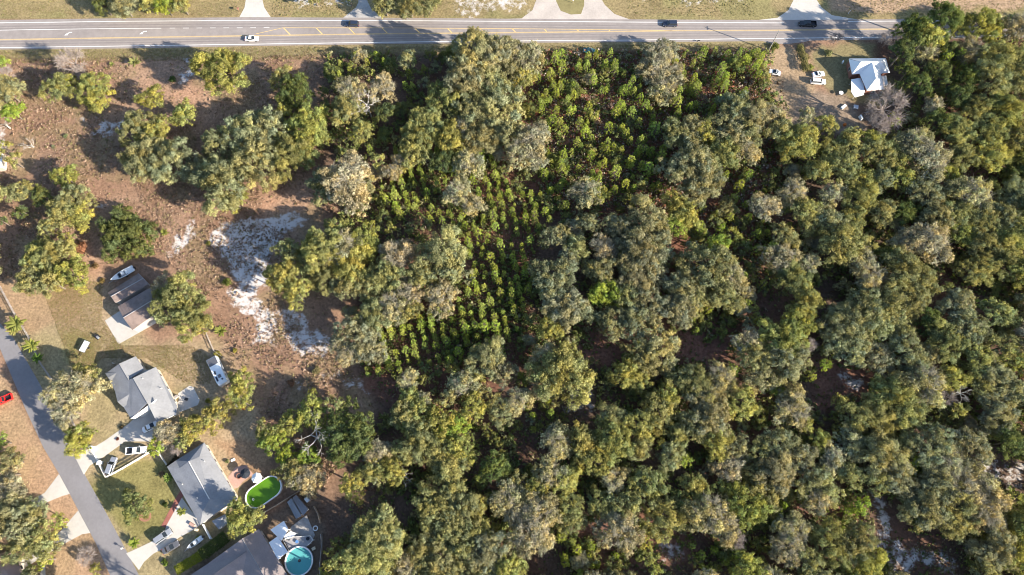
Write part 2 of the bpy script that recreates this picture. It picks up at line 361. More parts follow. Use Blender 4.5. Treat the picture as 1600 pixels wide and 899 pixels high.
def make_crown(R, seed, leaf=.30, cr=(1.0, 1.7), gap=.0, dens=1.0, flat=.62):
    """lobed broadleaf crown of radius R: origin at the fork, leaf clumps on limb ends"""
    r = random.Random(seed); ph = [r.random()*6.28 for _ in range(4)]
    def edge(a): return R*(.98+.15*math.sin(2*a+ph[0])+.13*math.sin(3*a+ph[1])+.10*math.sin(5*a+ph[2])+.06*math.sin(8*a+ph[3]))
    cl = []; tries = 0; want = int(dens*3.1*(R/1.2)**1.8)+6
    while len(cl) < want and tries < 6000:
        tries += 1; a = r.random()*6.28; q = math.sqrt(r.random()); rr = q*(edge(a)-cr[0]*.6)
        c = r.uniform(*cr)*(1 if R > 3 else .7)
        z = R*flat*math.sqrt(max(0, 1-q*q))*r.uniform(.5, 1.0)-R*.12+r.uniform(-.9, .8)*(R/6)
        p = (rr*math.cos(a), rr*math.sin(a), z)
        if any((p[0]-o[0])**2+(p[1]-o[1])**2+(p[2]-o[2])**2 < (.60*(c+o[3]))**2 for o in cl): continue
        if gap and r.random() < gap: continue
        cl.append((*p, c))
    Cs, Ns, Ss, Ts = [], [], [], []
    for (x, y, z, c) in cl:
        k = int(150*c*c*(.30/leaf)**2*.70)+8
        ns_ = int(11*c*c)+4; sd_ = rdir(ns_, -.4); srad = c*(.7+.4*rng.random((ns_, 1))); pick = rng.integers(0, ns_, k)
        d = sd_[pick]; rad = srad[pick]
        # lumps within the clump
        lump = 1+.22*np.sin(d[:, :1]*5+x*3)*np.cos(d[:, 1:2]*5+y*3)
        off = rng.normal(size=(k, 3)); off *= .20*(.6+.4*c)*(1+1.3*(rng.random((k, 1)) < .12))
        Cs.append(np.array([x, y, z])+d*rad*lump*np.array([1, 1, .85])+off); Ns.append(off*3.2+d*.5+rng.normal(size=(k, 3))*.5+np.array([0, 0, .2]))
        Ss.append(leaf*(.6+.8*rng.random(k)))
        b = r.uniform(.68, 1.32); h = r.uniform(-.16, .16)
        t = np.stack([np.full(k, b*(1+h)), np.full(k, b*(1+.3*h)), np.full(k, b*(1-h))], 1)*(.55+.9*rng.random((k, 1)))
        Ts.append(t)
    me = leaf_mesh("crown_leaves", np.concatenate(Cs), np.concatenate(Ns), np.concatenate(Ss), np.concatenate(Ts), M['leaf'])
    segs = []; z0 = -R*.12
    for (x, y, z, c) in cl:
        if r.random() < .7:
            mid = Vector((x*.45, y*.45, z*.35+z0*.3)); rr0 = .035*R*.6+.05
            segs.append(((0, 0, z0-.4), mid, rr0, rr0*.6)); segs.append((mid, Vector((x, y, z)), rr0*.6, .04))
    lm = tube_soup("limbs", segs, M['bark'], 4)
    return me, lm
CROWN = {}
for key, R, nv, leaf, crr in (('L', 6.6, 8, .135, (.5, 1.35)), ('M', 4.3, 8, .13, (.45, 1.1)), ('S', 2.4, 7, .13, (.4, .8))):
    CROWN[key] = [(R, *make_crown(R, 100+ord(key)+i, leaf, crr, dens=1.25 if i % 2 else 1.0)) for i in range(nv)]
SPARSE = {}                                 # thin crowns with grey twigs and hanging moss
def make_twigs(R, seed, flat=.75, nb=46, wd=.05, up=.2, nt=26, tl=1.3):
    r = random.Random(seed); segs = []; tw = []; z0 = -.1*R
    def grow(p, d, ln, rad, lev):
        q = p+d*ln; segs.append((p, q, rad, rad*.65))
        if lev == 0:
            tw.append((q, d)); return
        for k in range(3 if lev > 1 else 4):
            e = (d+Vector((r.gauss(0, .55), r.gauss(0, .55), r.gauss(.05, .35)))).normalized()
            grow(q, e, ln*r.uniform(.6, .85), rad*.55, lev-1)
            if lev <= 2: tw.append((p.lerp(q, r.random()), e))
    nm = 7
    for k in range(nm):
        a = 6.28*k/nm+r.random()*.6; el = r.uniform(.35, 1.2)
        grow(Vector((0, 0, z0)), Vector((math.cos(a)*math.cos(el), math.sin(a)*math.cos(el), math.sin(el)*flat)).normalized(), R*.36, .035*R*.6+.04, 3)
    lim = tube_soup("branches", segs, M['twig'], 4)
    # fine twigs: thin three-sided blades
    P0 = np.array([list(t[0]) for t in tw]); D = np.array([list(t[1]) for t in tw])
    P0 = np.repeat(P0, nt//3, 0); D = np.repeat(D, nt//3, 0)
    k = len(P0); d = D+rng.normal(size=(k, 3))*.75; d /= np.linalg.norm(d, axis=1, keepdims=True)
    ln = tl*(.4+.9*rng.random((k, 1)))*R/5; s = np.cross(d, rng.normal(size=(k, 3))); s /= np.linalg.norm(s, axis=1, keepdims=True); s *= wd
    P0 = P0+rng.normal(size=(k, 3))*.1*R/5
    V = np.stack([P0-s, P0+s, P0+d*ln+s*.3, P0+d*ln-s*.3], 1).reshape(-1, 3)
    me = bpy.data.meshes.new("twigs"); me.from_pydata(V.tolist(), [], np.arange(4*k).reshape(-1, 4).tolist()); me.materials.append(M['twig']); me.update()
    return lim, me
for key, R, nv in (('L', 5.6, 4), ('M', 3.6, 4)):
    SPARSE[key] = []
    for i in range(nv):
        cm, lm = make_crown(R, 300+ord(key)+i, .15, (.5, 1.25), gap=.08, dens=1.1)
        li, tw = make_twigs(R*.93, 400+ord(key)+i, nt=6, wd=.025)
        SPARSE[key].append((R, cm, li, tw))
BARE = [(4.5, *make_twigs(4.5, 500+i, nt=9, wd=.035)) for i in range(4)]
for q in BARE:
    for me_ in q[1:]: me_.materials[0] = M['pinktwig']
def make_dead(seed):                        # dead tree: thick forked limbs only
    r = random.Random(seed); segs = []
    def grow(p, d, ln, rad, lev):
        q = p+d*ln; segs.append((p, q, rad, rad*.7))
        if lev: 
            for k in range(2 if lev > 2 else 3): grow(q, (d+Vector((r.gauss(0, .5), r.gauss(0, .5), r.gauss(.1, .3)))).normalized(), ln*r.uniform(.6, .9), rad*.6, lev-1)
    for k in range(5):
        a = 6.28*k/5+r.random(); grow(Vector((0, 0, 0)), Vector((math.cos(a)*.8, math.sin(a)*.8, .5)).normalized(), 1.7, .15, 4)
    return tube_soup("dead_limbs", segs, M['paleb'], 5)
DEAD = [make_dead(601), make_dead(602)]
def make_pine(seed, hgt=5.0, rad=1.35, q=1.0):
    r = random.Random(seed); Cs, Ns, Ss, Ts = [], [], [], []; segs = [(Vector((0, 0, 0)), Vector((0, 0, hgt)), .09, .03)]
    z = hgt*.28
    while z < hgt+.1:
        f = (z/hgt); rr = rad*(1.15-f)**.6*1.05 if f < .98 else .1
        nb = 6 if rr > .3 else 1; a0 = r.random()*6.28
        for k in range(nb):
            a = a0+6.28*k/nb+r.uniform(-.25, .25); e = rr*r.uniform(.7, 1.35); c = np.array([e*math.cos(a), e*math.sin(a), z+.35*e])
            if nb > 1: segs.append((Vector((0, 0, z)), Vector(c), .035, .02))
            kk = int(17*q); d = rdir(kk, -.5); tr = r.uniform(.2, .34)
            Cs.append(c+d*tr*rng.random((kk, 1))**.5); Ns.append(rng.normal(size=(kk, 3))+np.array([0, 0, .6])); Ss.append(.15*(.7+.7*rng.random(kk)))
            b = r.uniform(.8, 1.2); Ts.append(np.tile([b, b, b*.9], (kk, 1))*(.75+.5*rng.random((kk, 1))))
        z += r.uniform(.5, .7)*(1.0 if rr > .3 else .8)
    me = leaf_mesh("needles", np.concatenate(Cs), np.concatenate(Ns), np.concatenate(Ss), np.concatenate(Ts), M['leaf'], .42)
    return me, tube_soup("pine_trunk", segs, M['bark'], 4)
PINES = [(5.0, *make_pine(700+i, q=1.15, hgt=4.4+.5*(i % 3), rad=1.0+.12*(i % 3))) for i in range(8)]
def make_bushel(seed, R=1.0):
    r = random.Random(seed); Cs, Ns, Ss, Ts = [], [], [], []
    for k in range(9):
        a = r.random()*6.28; q = math.sqrt(r.random())*R*.62; c = np.array([q*math.cos(a), q*math.sin(a), r.uniform(.25, .7)*R]); cr = r.uniform(.3, .5)*R
        kk = 46; d = rdir(kk, -.4); Cs.append(c+d*cr*(.6+.5*rng.random((kk, 1)))); Ns.append(d+rng.normal(size=(kk, 3))*.5); Ss.append(.13*(.7+.7*rng.random(kk)))
        b = r.uniform(.8, 1.2); Ts.append(np.tile([b, b, b], (kk, 1))*(.75+.5*rng.random((kk, 1))))
    return leaf_mesh("bush_leaves", np.concatenate(Cs), np.concatenate(Ns), np.concatenate(Ss), np.concatenate(Ts), M['leaf'])
BUSH = [make_bushel(800+i) for i in range(4)]
def make_palm(seed, L=1.6, nf=15, droop=.5):
    r = random.Random(seed); Cs, Ns, Ss, Ts = [], [], [], []; fr = []
    for k in range(nf):
        a = 6.28*k/nf+r.uniform(-.2, .2); el = r.uniform(.1, 1.1); V = []; ns = 7
        d = Vector((math.cos(a)*math.cos(el), math.sin(a)*math.cos(el), math.sin(el))); side = Vector((-math.sin(a), math.cos(a), 0)); p = Vector((0, 0, 0)); pts = []
        ll = L*r.uniform(.8, 1.15)
        for i in range(ns+1):
            pts.append(p.copy()); p = p+d*ll/ns; d = (d+Vector((0, 0, -droop/ns*2.2))).normalized()
        vs, fs = [], []
        for i, p in enumerate(pts):
            wdt = .30*L/1.6*math.sin(math.pi*min(1, (i+.6)/(ns+.9)))
            vs += [p-side*wdt+Vector((0, 0, -wdt*.45)), p, p+side*wdt+Vector((0, 0, -wdt*.45))]
        # split fronds into leaflets: every other strip narrower
        for i in range(ns):
            o = i*3; fs += [(o, o+1, o+4, o+3), (o+1, o+2, o+5, o+4)]
        fr.append((vs, fs))
    mb = MB()
    for vs, fs in fr: mb.add(vs, fs)
    me = mesh_from("fronds", mb.v, mb.f, M['leaf'])
    ca = me.color_attributes.new("tint", 'FLOAT_COLOR', 'POINT'); arr = np.ones((len(mb.v), 4)); arr[:, :3] *= (.75+.5*rng.random((len(mb.v), 1))); ca.data.foreach_set('color', arr.astype(np.float32).ravel())
    return me
PALM = [make_palm(900), make_palm(901, 1.5, 18, .3)]
mbt = MB(); mbt.tube([(0, 0, 0), (0, 0, 1)], [1.0, .62], 8); TRUNK = mesh_from("trunk", mbt.v, mbt.f, M['bark'], True); TRUNKP = mesh_from("trunk", mbt.v, mbt.f, M['paleb'], True)
# ------------------------------------------------------------------ trees
KC = dict(O=(.282, .268, .115), G=(.290, .275, .152), Y=(.32, .305, .10), L=(.27, .32, .07), D=(.14, .16, .06), T=(.37, .325, .195),
          P=(.305, .34, .085), R=(.30, .12, .075), S=(.20, .21, .08))
KN = dict(O=("olive green", "oak_tree", "oak"), G=("grey green", "live_oak_tree", "oak"), Y=("yellow green", "oak_tree", "oak"), L=("bright lime green", "lime_green_tree", "tree"),
          D=("dark green", "oak_tree", "oak"), T=("tan mossy", "mossy_tree", "tree"), B=("bare grey twigged", "bare_tree", "tree"), S=("small dark olive", "understory_tree", "tree"))
used = set(); placed = []                   # placed: (px, py, r px)
LM = [(620, 48, "the yellow hatching on the highway"), (392, 60, "the white highway car"), (496, 684, "the dead white limbed tree"), (410, 768, "the green oval pool"), (467, 877, "the round blue pool"),
      (338, 580, "the travel trailer"), (205, 450, "the upper rusty barn"), (400, 380, "the white sand clearing"), (194, 366, "the round dark field tree"), (346, 106, "the big roadside oak"), (113, 95, "the whitish roadside bare tree"),
      (574, 165, "the leaning pale limbed oak"), (921, 79, "the teal car"), (1205, 72, "the power pole"), (1240, 135, "the dirt lot"), (1352, 118, "the white metal roof"), (1386, 165, "the big bare pinkish tree"), (1492, 149, "the dish in the woods"),
      (660, 560, "the lower end of the pine rows"), (770, 330, "the upper pine rows"), (780, 490, "the middle pine rows"), (948, 456, "the bright lime woodland tree"), (1112, 414, "the lime topped oak"), (1502, 540, "the orange yellow treetop"), (1330, 598, "the pinkish forest opening"),
      (1500, 615, "the forked white snag"), (1395, 835, "the sandy gap at lower right"), (1560, 735, "the sandy track at right"), (878, 586, "the big round woodland oak"), (900, 850, "the small lower pine patch"), (970, 832, "the large bare grey tree"),
      (905, 625, "the dim sandy hollow"), (0, 899, "the bottom left corner"), (1600, 899, "the bottom right corner"), (1600, 0, "the top right corner"), (220, 600, "the grey gabled house"), (315, 755, "the pale roofed house"), (390, 870, "the brown roof"),
      (80, 770, "the upper left drive"), (0, 250, "the white shed"), (567, 15, "the old side drive"), (1030, 90, "the tan oak under the highway"), (1190, 899, "the middle of the lower edge"), (1600, 450, "the middle of the right edge"), (745, 80, "the tall oak touching the highway"),
      (1232, 345, "the small pines right of centre"), (1290, 570, "the lime sapling in the woods"), (632, 745, "the dark forked snag"), (1214, 604, "the bright lime bush"), (240, 5, "the trees across the highway")]
def rel(dx, dy):                            # where the tree lies, seen from the landmark
    a = math.degrees(math.atan2(-dy, dx)) % 360
    return ["right of", "above right of", "above", "above left of", "left of", "below left of", "below", "below right of"][int((a+22.5)//45) % 8]
def dist_word(d): return "just" if d < 38 else "close" if d < 65 else "a little" if d < 95 else "some way" if d < 135 else "well" if d < 185 else "far"
def colour_near(px, py):
    best = None
    for a, b, r in placed:
        d = math.hypot(a-px, b-py)
        if best is None or d < best[0]: best = (d, a, b, r)
    return best
SEEN = {}
def make_label(px, py, rp, kind, size, word, noun):
    c = sorted((math.hypot(px-a, py-b), a, b, t) for a, b, t in LM)
    cands = []
    for d, a, b, t in c[:7]:
        if d < 6: continue
        cands.append("%s %s %s %s %s %s" % (size, word, noun, dist_word(d), rel(px-a, py-b), t))
    for q in cands:
        if q not in used: return q
    nb = sorted((math.hypot(px-a, py-b), a, b, k) for a, b, k in SEEN.values())[:6]
    for q in cands[:4]:
        for d, a, b, k in nb:
            w = q+" and %s a %s one" % (rel(px-a, py-b).replace(" of", "")+" of" if rel(px-a, py-b).endswith("of") else rel(px-a, py-b), KN[k][0].split()[0] if k != 'G' else "grey")
            if w not in used and len(w.split()) <= 16: return w
    for q in cands:
        for ex in ("shaded", "ragged", "dense", "uneven", "domed", "lopsided"):
            w = q.replace(size, size+" "+ex, 1)
            if w not in used and len(w.split()) <= 16: return w
    return cands[0]
def vary(c, s=.12):
    b = 1+random.uniform(-s, s); return (c[0]*b*(1+random.uniform(-s, s)*.6), c[1]*b, c[2]*b*(1+random.uniform(-s, s)), 1)
def tree(px, py, rp, kind, hgt=None, label=None, group=None, mid=.4):
    rm = rp*mpp(px, py)*(.95 if px > 520 and py > 84 else .97)
    if kind in 'OGYT' and 600 < px < 850 and 240 < py < 640 and rp < 40: rm *= .84
    h = hgt if hgt else (min(15, 6.2+.95*rm) if px > 520 and py > 84 else min(17, 3.2+1.2*rm))
    if kind == 'S' and not hgt: h = 2.2+1.0*rm
    zc = max(.6, h-.72*rm)
    p = P(px, py, zc+mid*.72*rm*.8)
    word, name, noun = KN[kind]; size = "huge" if rp >= 40 else "broad" if rp >= 32 else "medium" if rp >= 25 else "smallish" if rp >= 19 else "small"
    if kind == 'S': size = "low"
    if label is None:
        if px < -12 or px > 1612 or py < -12 or py > 911: label = "%s standing in the woods past the edge of the photo" % noun; group = "trees past the edge of the photo"; name = "woodland_tree"
        else: label = make_label(px, py, rp, kind, size, word, noun)
    used.add(label); placed.append((px, py, rp)); SEEN[len(SEEN)] = (px, py, kind)
    root = empty(name, (p.x, p.y, 0), 0, label, noun, group)
    rz = random.random()*6.28
    if kind == 'B':
        R, li, tw = random.choice(BARE); s = rm/R
        link("branches", li, root, (0, 0, zc), rz, (s, s, s)); link("twigs", tw, root, (0, 0, zc), rz, (s, s, s)); link("trunk", TRUNK, root, (0, 0, 0), 0, (.08+.016*rm, .08+.016*rm, zc))
        return root
    if kind == 'T':
        R, cm, li, tw = random.choice(SPARSE['L' if rm > 4.6 else 'M']); s = rm/R
        c = link("crown", cm, root, (0, 0, zc), rz, (s, s, s)); c.color = vary(KC['T'])
        link("branches", li, root, (0, 0, zc), rz, (s, s, s)); link("twigs", tw, root, (0, 0, zc), rz, (s, s, s))
    else:
        R, cm, lm = random.choice(CROWN['L' if rm > 5.2 else 'M' if rm > 3.1 else 'S']); s = rm/R; sz = s*random.uniform(.9, 1.15)
        c = link("crown", cm, root, (0, 0, zc), rz, (s, s, sz)); c.color = vary(KC[kind]); link("limbs", lm, root, (0, 0, zc), rz, (s, s, sz))
    rt = .12+.035*rm; link("trunk", TRUNK, root, (0, 0, 0), 0, (rt, rt, zc))
    return root
T = """113,95,27,B 90,133,27,O 140,132,26,Y 150,155,20,Y 110,128,14,L 8,140,26,G 17,172,16,L 2,97,12,L 8,118,18,B 346,106,41,Y 235,150,20,Y 212,196,30,O 238,206,26,Y 284,178,22,Y
222,245,36,G 262,250,38,G 380,205,38,G 418,200,34,G 338,222,26,G 345,285,44,G 312,268,28,G 398,252,42,O 365,312,20,Y 452,235,36,O 480,195,33,Y 445,178,20,Y 493,208,20,Y 472,238,26,Y
438,122,20,O 460,142,28,D 445,158,14,D 540,282,44,T 506,290,28,G 562,290,24,O 548,140,26,T 598,136,24,T 540,168,26,O
28,297,20,O 100,275,20,Y 112,308,26,O 122,332,25,Y 98,332,26,O 76,355,18,O 102,372,14,Y 58,402,28,O 86,396,28,O 47,436,26,O 110,425,26,Y 80,440,26,O 34,330,14,D 62,305,16,D
272,468,38,O 296,492,32,O 258,450,24,T 312,506,18,Y 375,602,25,Y 380,628,16,Y 340,646,26,Y 300,668,22,Y 262,678,20,T 245,702,16,L 283,690,14,O
448,390,20,O 440,432,28,Y 500,384,32,O 530,386,36,T 566,378,30,Y 508,430,30,O 548,412,34,Y 462,456,22,Y 480,402,25,O 540,448,24,O 522,352,18,O
622,398,36,T 688,400,44,G 600,432,34,O 655,430,34,O 640,456,30,T 690,464,32,T 572,440,28,O 555,520,32,G 576,546,26,G 545,552,18,T 583,492,30,O 612,480,32,T 636,480,26,O 528,540,14,T
487,645,28,Y 522,632,16,O 450,662,20,Y 560,662,26,D 425,690,22,L 446,712,18,L 455,740,24,O 478,748,24,T 560,692,28,D 532,688,32,D 480,712,18,L 415,676,18,O 528,655,18,D 545,632,14,D
590,708,20,T 610,732,24,Y 580,734,22,O 552,758,24,Y 590,748,16,G 650,692,34,O 682,706,28,O 716,700,26,Y 702,730,28,O 640,665,18,Y 655,640,22,O 636,622,22,Y 638,592,18,T 632,645,24,O 660,622,14,T
702,762,28,O 678,792,34,O 722,792,36,O 700,824,30,O 742,790,20,Y 770,732,24,D 792,778,26,T 592,830,36,O 570,862,34,O 602,862,30,O 540,882,26,O 632,886,20,T 722,850,28,O 690,872,28,O 762,860,34,G 792,892,28,Y 742,836,24,O 655,858,26,O 508,893,14,Y 560,895,20,Y 660,890,22,O 725,890,24,O
745,78,36,G 776,76,28,G 726,118,34,G 702,150,34,O 758,128,42,G 796,110,28,G 780,166,42,G 740,172,34,G 822,88,30,T 815,122,22,Y 668,188,28,O 650,212,26,O 702,212,28,Y 722,198,20,T 752,214,30,G 792,206,28,G 642,238,22,O 795,72,18,T
635,92,16,G 563,205,20,O 600,175,16,D 588,248,14,Y 690,252,20,D 732,256,26,T 715,300,28,T 738,318,22,T 612,268,16,T 625,250,14,T 665,248,18,O
1030,84,28,T 1022,110,30,T 1048,120,26,T 1036,140,22,T 1150,166,28,G 1176,182,28,G 1166,206,28,G 1082,200,28,G 1060,208,26,O 1102,210,22,Y 1142,212,28,G 832,216,30,T 812,238,26,T 838,246,22,T 1130,190,22,G 1205,178,18,T
1086,250,36,G 1062,268,30,G 1098,286,32,G 1112,250,22,O 1130,236,28,O 1168,234,20,T 920,300,22,T 934,302,18,Y 1062,318,24,Y 1072,336,22,Y 1056,352,20,L 1120,236,16,Y 905,298,16,T
1010,350,42,G 975,362,28,G 1002,392,38,G 1028,386,26,G 960,350,20,G 944,386,20,T 986,412,24,G 870,366,20,G 900,386,20,G 920,346,16,G 890,402,20,G 866,430,34,G 940,424,24,G 948,456,26,L 990,436,28,G 925,418,18,O 932,462,16,L
1122,382,18,L 1112,414,44,G 1080,440,28,G 1142,430,26,T 1130,462,30,O 1066,456,30,G 1086,398,20,G 1198,322,22,T 1020,430,22,G
1260,230,20,Y 1232,232,18,Y 1320,260,28,O 1352,280,22,Y 1284,266,24,O 1375,236,28,O 1450,245,36,T 1484,270,18,Y 1412,280,22,Y 1382,278,20,G 1346,310,28,O 1382,332,24,O 1240,302,24,T 1256,326,26,O 1302,302,20,T 1450,300,28,G 1520,302,34,T 1500,332,28,O 1540,342,28,O 1470,336,28,G
1552,240,28,Y 1590,300,28,G 1572,336,28,G 1592,364,28,O 1265,352,18,O 1226,366,22,O 1320,380,38,O 1346,402,24,T 1452,376,36,T 1422,380,24,T 1510,366,24,Y 1542,382,28,O 1580,372,28,Y 1574,404,32,O 1530,420,28,O 1220,402,28,T 1240,430,28,O 1266,410,16,T 1412,420,36,O 1442,440,28,O 1360,430,26,T 1206,390,14,L 1390,400,20,D 1300,345,26,G 1415,330,20,D 1330,345,22,O
760,560,38,G 786,582,26,G 722,600,28,T 746,590,18,Y 700,622,20,O 740,636,28,Y 690,664,28,Y 712,666,22,L 780,640,24,O 760,612,18,O
882,480,34,G 866,460,26,G 906,482,22,G 960,502,28,G 992,500,30,G 1012,472,30,G 982,462,26,G 1060,480,32,G 1084,468,26,O 860,512,20,Y 878,586,48,O 850,560,26,T 848,600,24,T 1028,540,36,G 1002,560,28,O 976,582,26,Y 1002,592,20,Y 1090,602,32,O 1126,590,26,T 1102,622,30,G 1070,592,26,G 1040,620,24,Y 1030,642,28,O 1146,580,14,L 1160,630,28,Y 1182,560,32,O 1172,534,22,T 1192,590,28,G 1110,652,34,G 1090,664,28,O 810,626,24,T 960,652,24,O 1002,662,28,Y 1140,610,20,O 895,560,24,O
1260,470,28,Y 1222,530,36,Y 1250,500,28,Y 1230,566,38,G 1214,604,14,L 1350,490,42,G 1320,500,34,G 1392,480,38,O 1422,470,28,O 1372,506,32,G 1332,546,28,G 1370,556,26,G 1310,530,24,G 1420,550,34,G 1370,532,10,L 1480,530,34,O 1512,510,34,G 1500,476,28,G 1562,490,28,O 1535,476,12,L 1502,540,14,Y 1572,540,28,O 1532,562,28,O 1590,560,24,Y 1562,592,32,G 1442,602,38,T 1402,622,38,O 1422,642,32,O 1380,642,32,O 1492,592,24,Y 1500,640,16,Y 1562,642,32,G 1265,540,14,B 1290,570,10,L 1240,636,32,T 1316,630,16,Y 1260,664,14,Y 1342,652,28,O 1450,500,24,D 1452,555,20,G 1590,610,26,G 1480,620,16,B 1535,605,22,O
870,690,24,T 910,690,28,O 960,690,34,Y 930,720,28,Y 1000,700,22,O 1050,712,24,G 1070,720,14,L 1120,690,28,Y 1152,700,22,G 1140,732,22,T 1126,760,14,Y 1086,760,24,Y 860,740,24,T 882,750,24,Y 840,766,22,Y 842,802,34,T 830,832,36,T 890,790,24,O 895,816,20,O 960,750,20,T 1012,756,28,O 980,790,28,O 1036,810,34,O 970,832,34,T 962,812,20,T 1106,802,36,T 1132,822,28,T 1170,790,34,Y 1192,770,28,O 1150,842,18,B 1008,850,12,Y 1016,872,14,Y 1024,892,14,Y 1170,890,28,Y 815,750,18,O 812,800,22,T 1060,680,20,O 935,785,20,O 1190,705,22,O 1180,740,20,O 1065,785,18,D
1216,690,28,G 1282,690,18,Y 1332,690,26,G 1212,740,34,G 1270,750,28,G 1302,716,22,T 1290,762,28,G 1330,742,24,O 1265,766,12,L 1280,780,22,T 1380,710,38,G 1402,742,34,G 1378,752,26,O 1426,720,16,L 1460,700,38,G 1482,722,32,T 1502,762,34,T 1470,762,34,G 1452,792,38,G 1502,792,38,O 1542,792,36,T 1530,760,26,T 1520,700,34,G 1580,690,26,D 1590,780,16,Y 1240,832,30,T 1232,856,28,T 1300,852,34,O 1342,852,34,O 1352,882,32,Y 1262,882,28,O 1345,792,16,L 1560,862,34,G 1592,872,28,Y 1490,820,24,O 1555,820,20,T 1250,715,26,G 1420,690,22,O
1388,62,16,B 1402,50,14,B 1434,44,26,D 1452,52,22,Y 1480,26,28,D 1542,36,30,Y 1592,40,26,T 1500,42,18,Y 1522,80,26,T 1562,90,34,O 1592,92,28,O 1552,122,32,O 1592,132,28,O 1530,172,28,O 1572,172,32,Y 1550,202,28,O 1592,212,26,O 1470,190,24,D 1460,166,16,T 1386,165,36,B 1372,196,22,B 1396,188,12,L 1366,216,20,Y 1430,222,28,T 1252,216,28,Y 1222,202,24,O 1292,196,20,Y 1262,182,14,T 1500,200,26,O 1450,80,20,T 1415,75,18,D 1480,75,20,D 1510,120,22,D 1500,148,22,D 1330,222,24,O 1405,245,24,O 1505,240,26,O 1300,235,22,O 1440,130,20,D 1420,110,16,D 1470,110,20,D
160,6,16,D 190,4,24,G 232,4,16,Y 256,5,18,L 282,4,18,Y 600,4,22,O 640,6,24,O 668,2,20,O 1308,60,12,B
490,-8,14,G 545,-6,12,D 120,605,34,T 135,588,22,Y 100,640,26,T 82,615,16,T 117,685,24,Y 130,700,12,L 10,815,40,G 48,800,26,G 60,840,30,O 30,860,24,O 8,770,26,T 80,850,18,O 15,720,20,O 90,815,14,Y 68,875,16,L 12,740,16,T 210,792,25,D 135,868,16,B 148,890,10,Y 276,704,11,B 375,808,26,Y 395,805,18,O 365,830,12,Y 0,690,12,L 45,896,14,L 348,262,18,O
2,345,10,D 20,250,14,Y 2,232,14,Y"""
HGT = {(1030, 84): 8.5, (1022, 110): 8.5, (1048, 120): 8, (1036, 140): 7.5, (120, 605): 11, (100, 640): 10, (82, 615): 10, (135, 588): 9, (117, 685): 8, (1388, 62): 6, (1308, 60): 4, (375, 808): 10.5, (395, 805): 9, (1434, 44): 17, (1452, 52): 17, (1480, 26): 16, (1415, 75): 15, (340, 646): 5.2, (375, 602): 7, (300, 668): 6.3, (262, 678): 6, (448, 390): 11, (440, 432): 12, (500, 384): 15, (462, 456): 12, (346, 106): 16, (570, 862): 16, (540, 882): 16, (592, 830): 16, (508, 893): 13, (210, 792): 6.5, (745, 78): 18, (776, 76): 17, (726, 118): 16, (193, 365): 8}
for line in T.split():
    x, y, r, k = line.split(','); x, y, r = int(x), int(y), int(r)
    if k in 'OGY' and x > 560 and r >= 20 and rng.random() < .0: pass
    hg = HGT.get((x, y)); lab = None
    if (x, y) == (210, 792): lab = "round clipped dark green tree in a ring of red mulch on the front lawn"
    if (x, y) == (386, 165): lab = "large bare pinkish grey tree just below the white metal roofed house"
    if (x, y) == (346, 106): lab = "big yellow green oak by the highway next to the white car"
    if (x, y) == (113, 95): lab = "whitish bare tree beside the highway at upper left"
    tt = tree(x, y, r, k, hg, lab)
    if (x, y) == (210, 792): [setattr(q_, 'color', (.20, .215, .085, 1)) for q_ in tt.children]
t = tree(194, 366, 44, 'D', 8.5, "round dense dark green tree above the boat on the field")
for c in t.children: c.color = (.135, .15, .055, 1) if c.name.startswith('crown') else c.color
# dead oak crowns with thick white limbs
def dead(px, py, z, s, rz, label, dm=0):
    p = P(px, py, z); root = empty("dead_tree", (p.x, p.y, 0), 0, label, "tree")
    link("limbs", DEAD[dm], root, (0, 0, z), rz, (s, s, s*.8)); link("trunk", TRUNKP, root, (0, 0, 0), 0, (.3, .3, z+.1))
dead(574, 165, 7, 1.25, 1.1, "leaning oak with thick pale bare limbs showing through a thin tan crown")
dead(496, 684, 6.5, 1.25, 2.4, "dead white limbed tree between green crowns right of the oval pool", 1)
dead(10, 196, 2.0, .5, 2.4, "small fallen dead branch pile at the left edge of the field", 1)
dead(50, 228, .8, .7, .4, "grey fallen dead tree lying on the brown field", 0)
dead(1500, 615, 8, .7, 1.4, "thin white forked dead snag between dark crowns at right")
dead(632, 745, 6, .6, 4.0, "dark bare forked snag beside a yellow green oak", 1)
# young pines: planted rows and the mixed block by the road
pinespots = []
def blocked(x, y, k=.72):
    return any((x-a)**2+(y-b)**2 < (r*k*(.8 if 600 < a < 850 and 240 < b < 640 else 1))**2 for a, b, r in placed)
ROWS = [[(640, 215), (700, 235), (770, 235), (800, 290), (850, 300), (835, 420), (822, 520), (790, 560), (735, 560), (560, 590), (565, 545), (600, 500), (700, 480), (740, 420), (715, 350), (640, 345), (590, 310), (600, 240)]]
row = 0
for gx0 in np.arange(430, 900, 16.5):
    yy = 205.0
    while yy < 600:
        jt = 1.3 if yy > 470 else 2.2; x = gx0+(yy-205)*.21+rng.normal()*jt; y = yy+rng.normal()*jt*.6; keep = .9 if yy > 470 else .95 if vnoise(np.array([x/28]), np.array([y/28]), 3)[0] > .3 else .5
        if inpoly(x, y, ROWS[0]) and not blocked(x, y) and rng.random() < keep: pinespots.append((x, y, float(np.clip(rng.normal(1.0, .24), .5, 1.6))))
        yy += rng.uniform(6.5, 10.5)
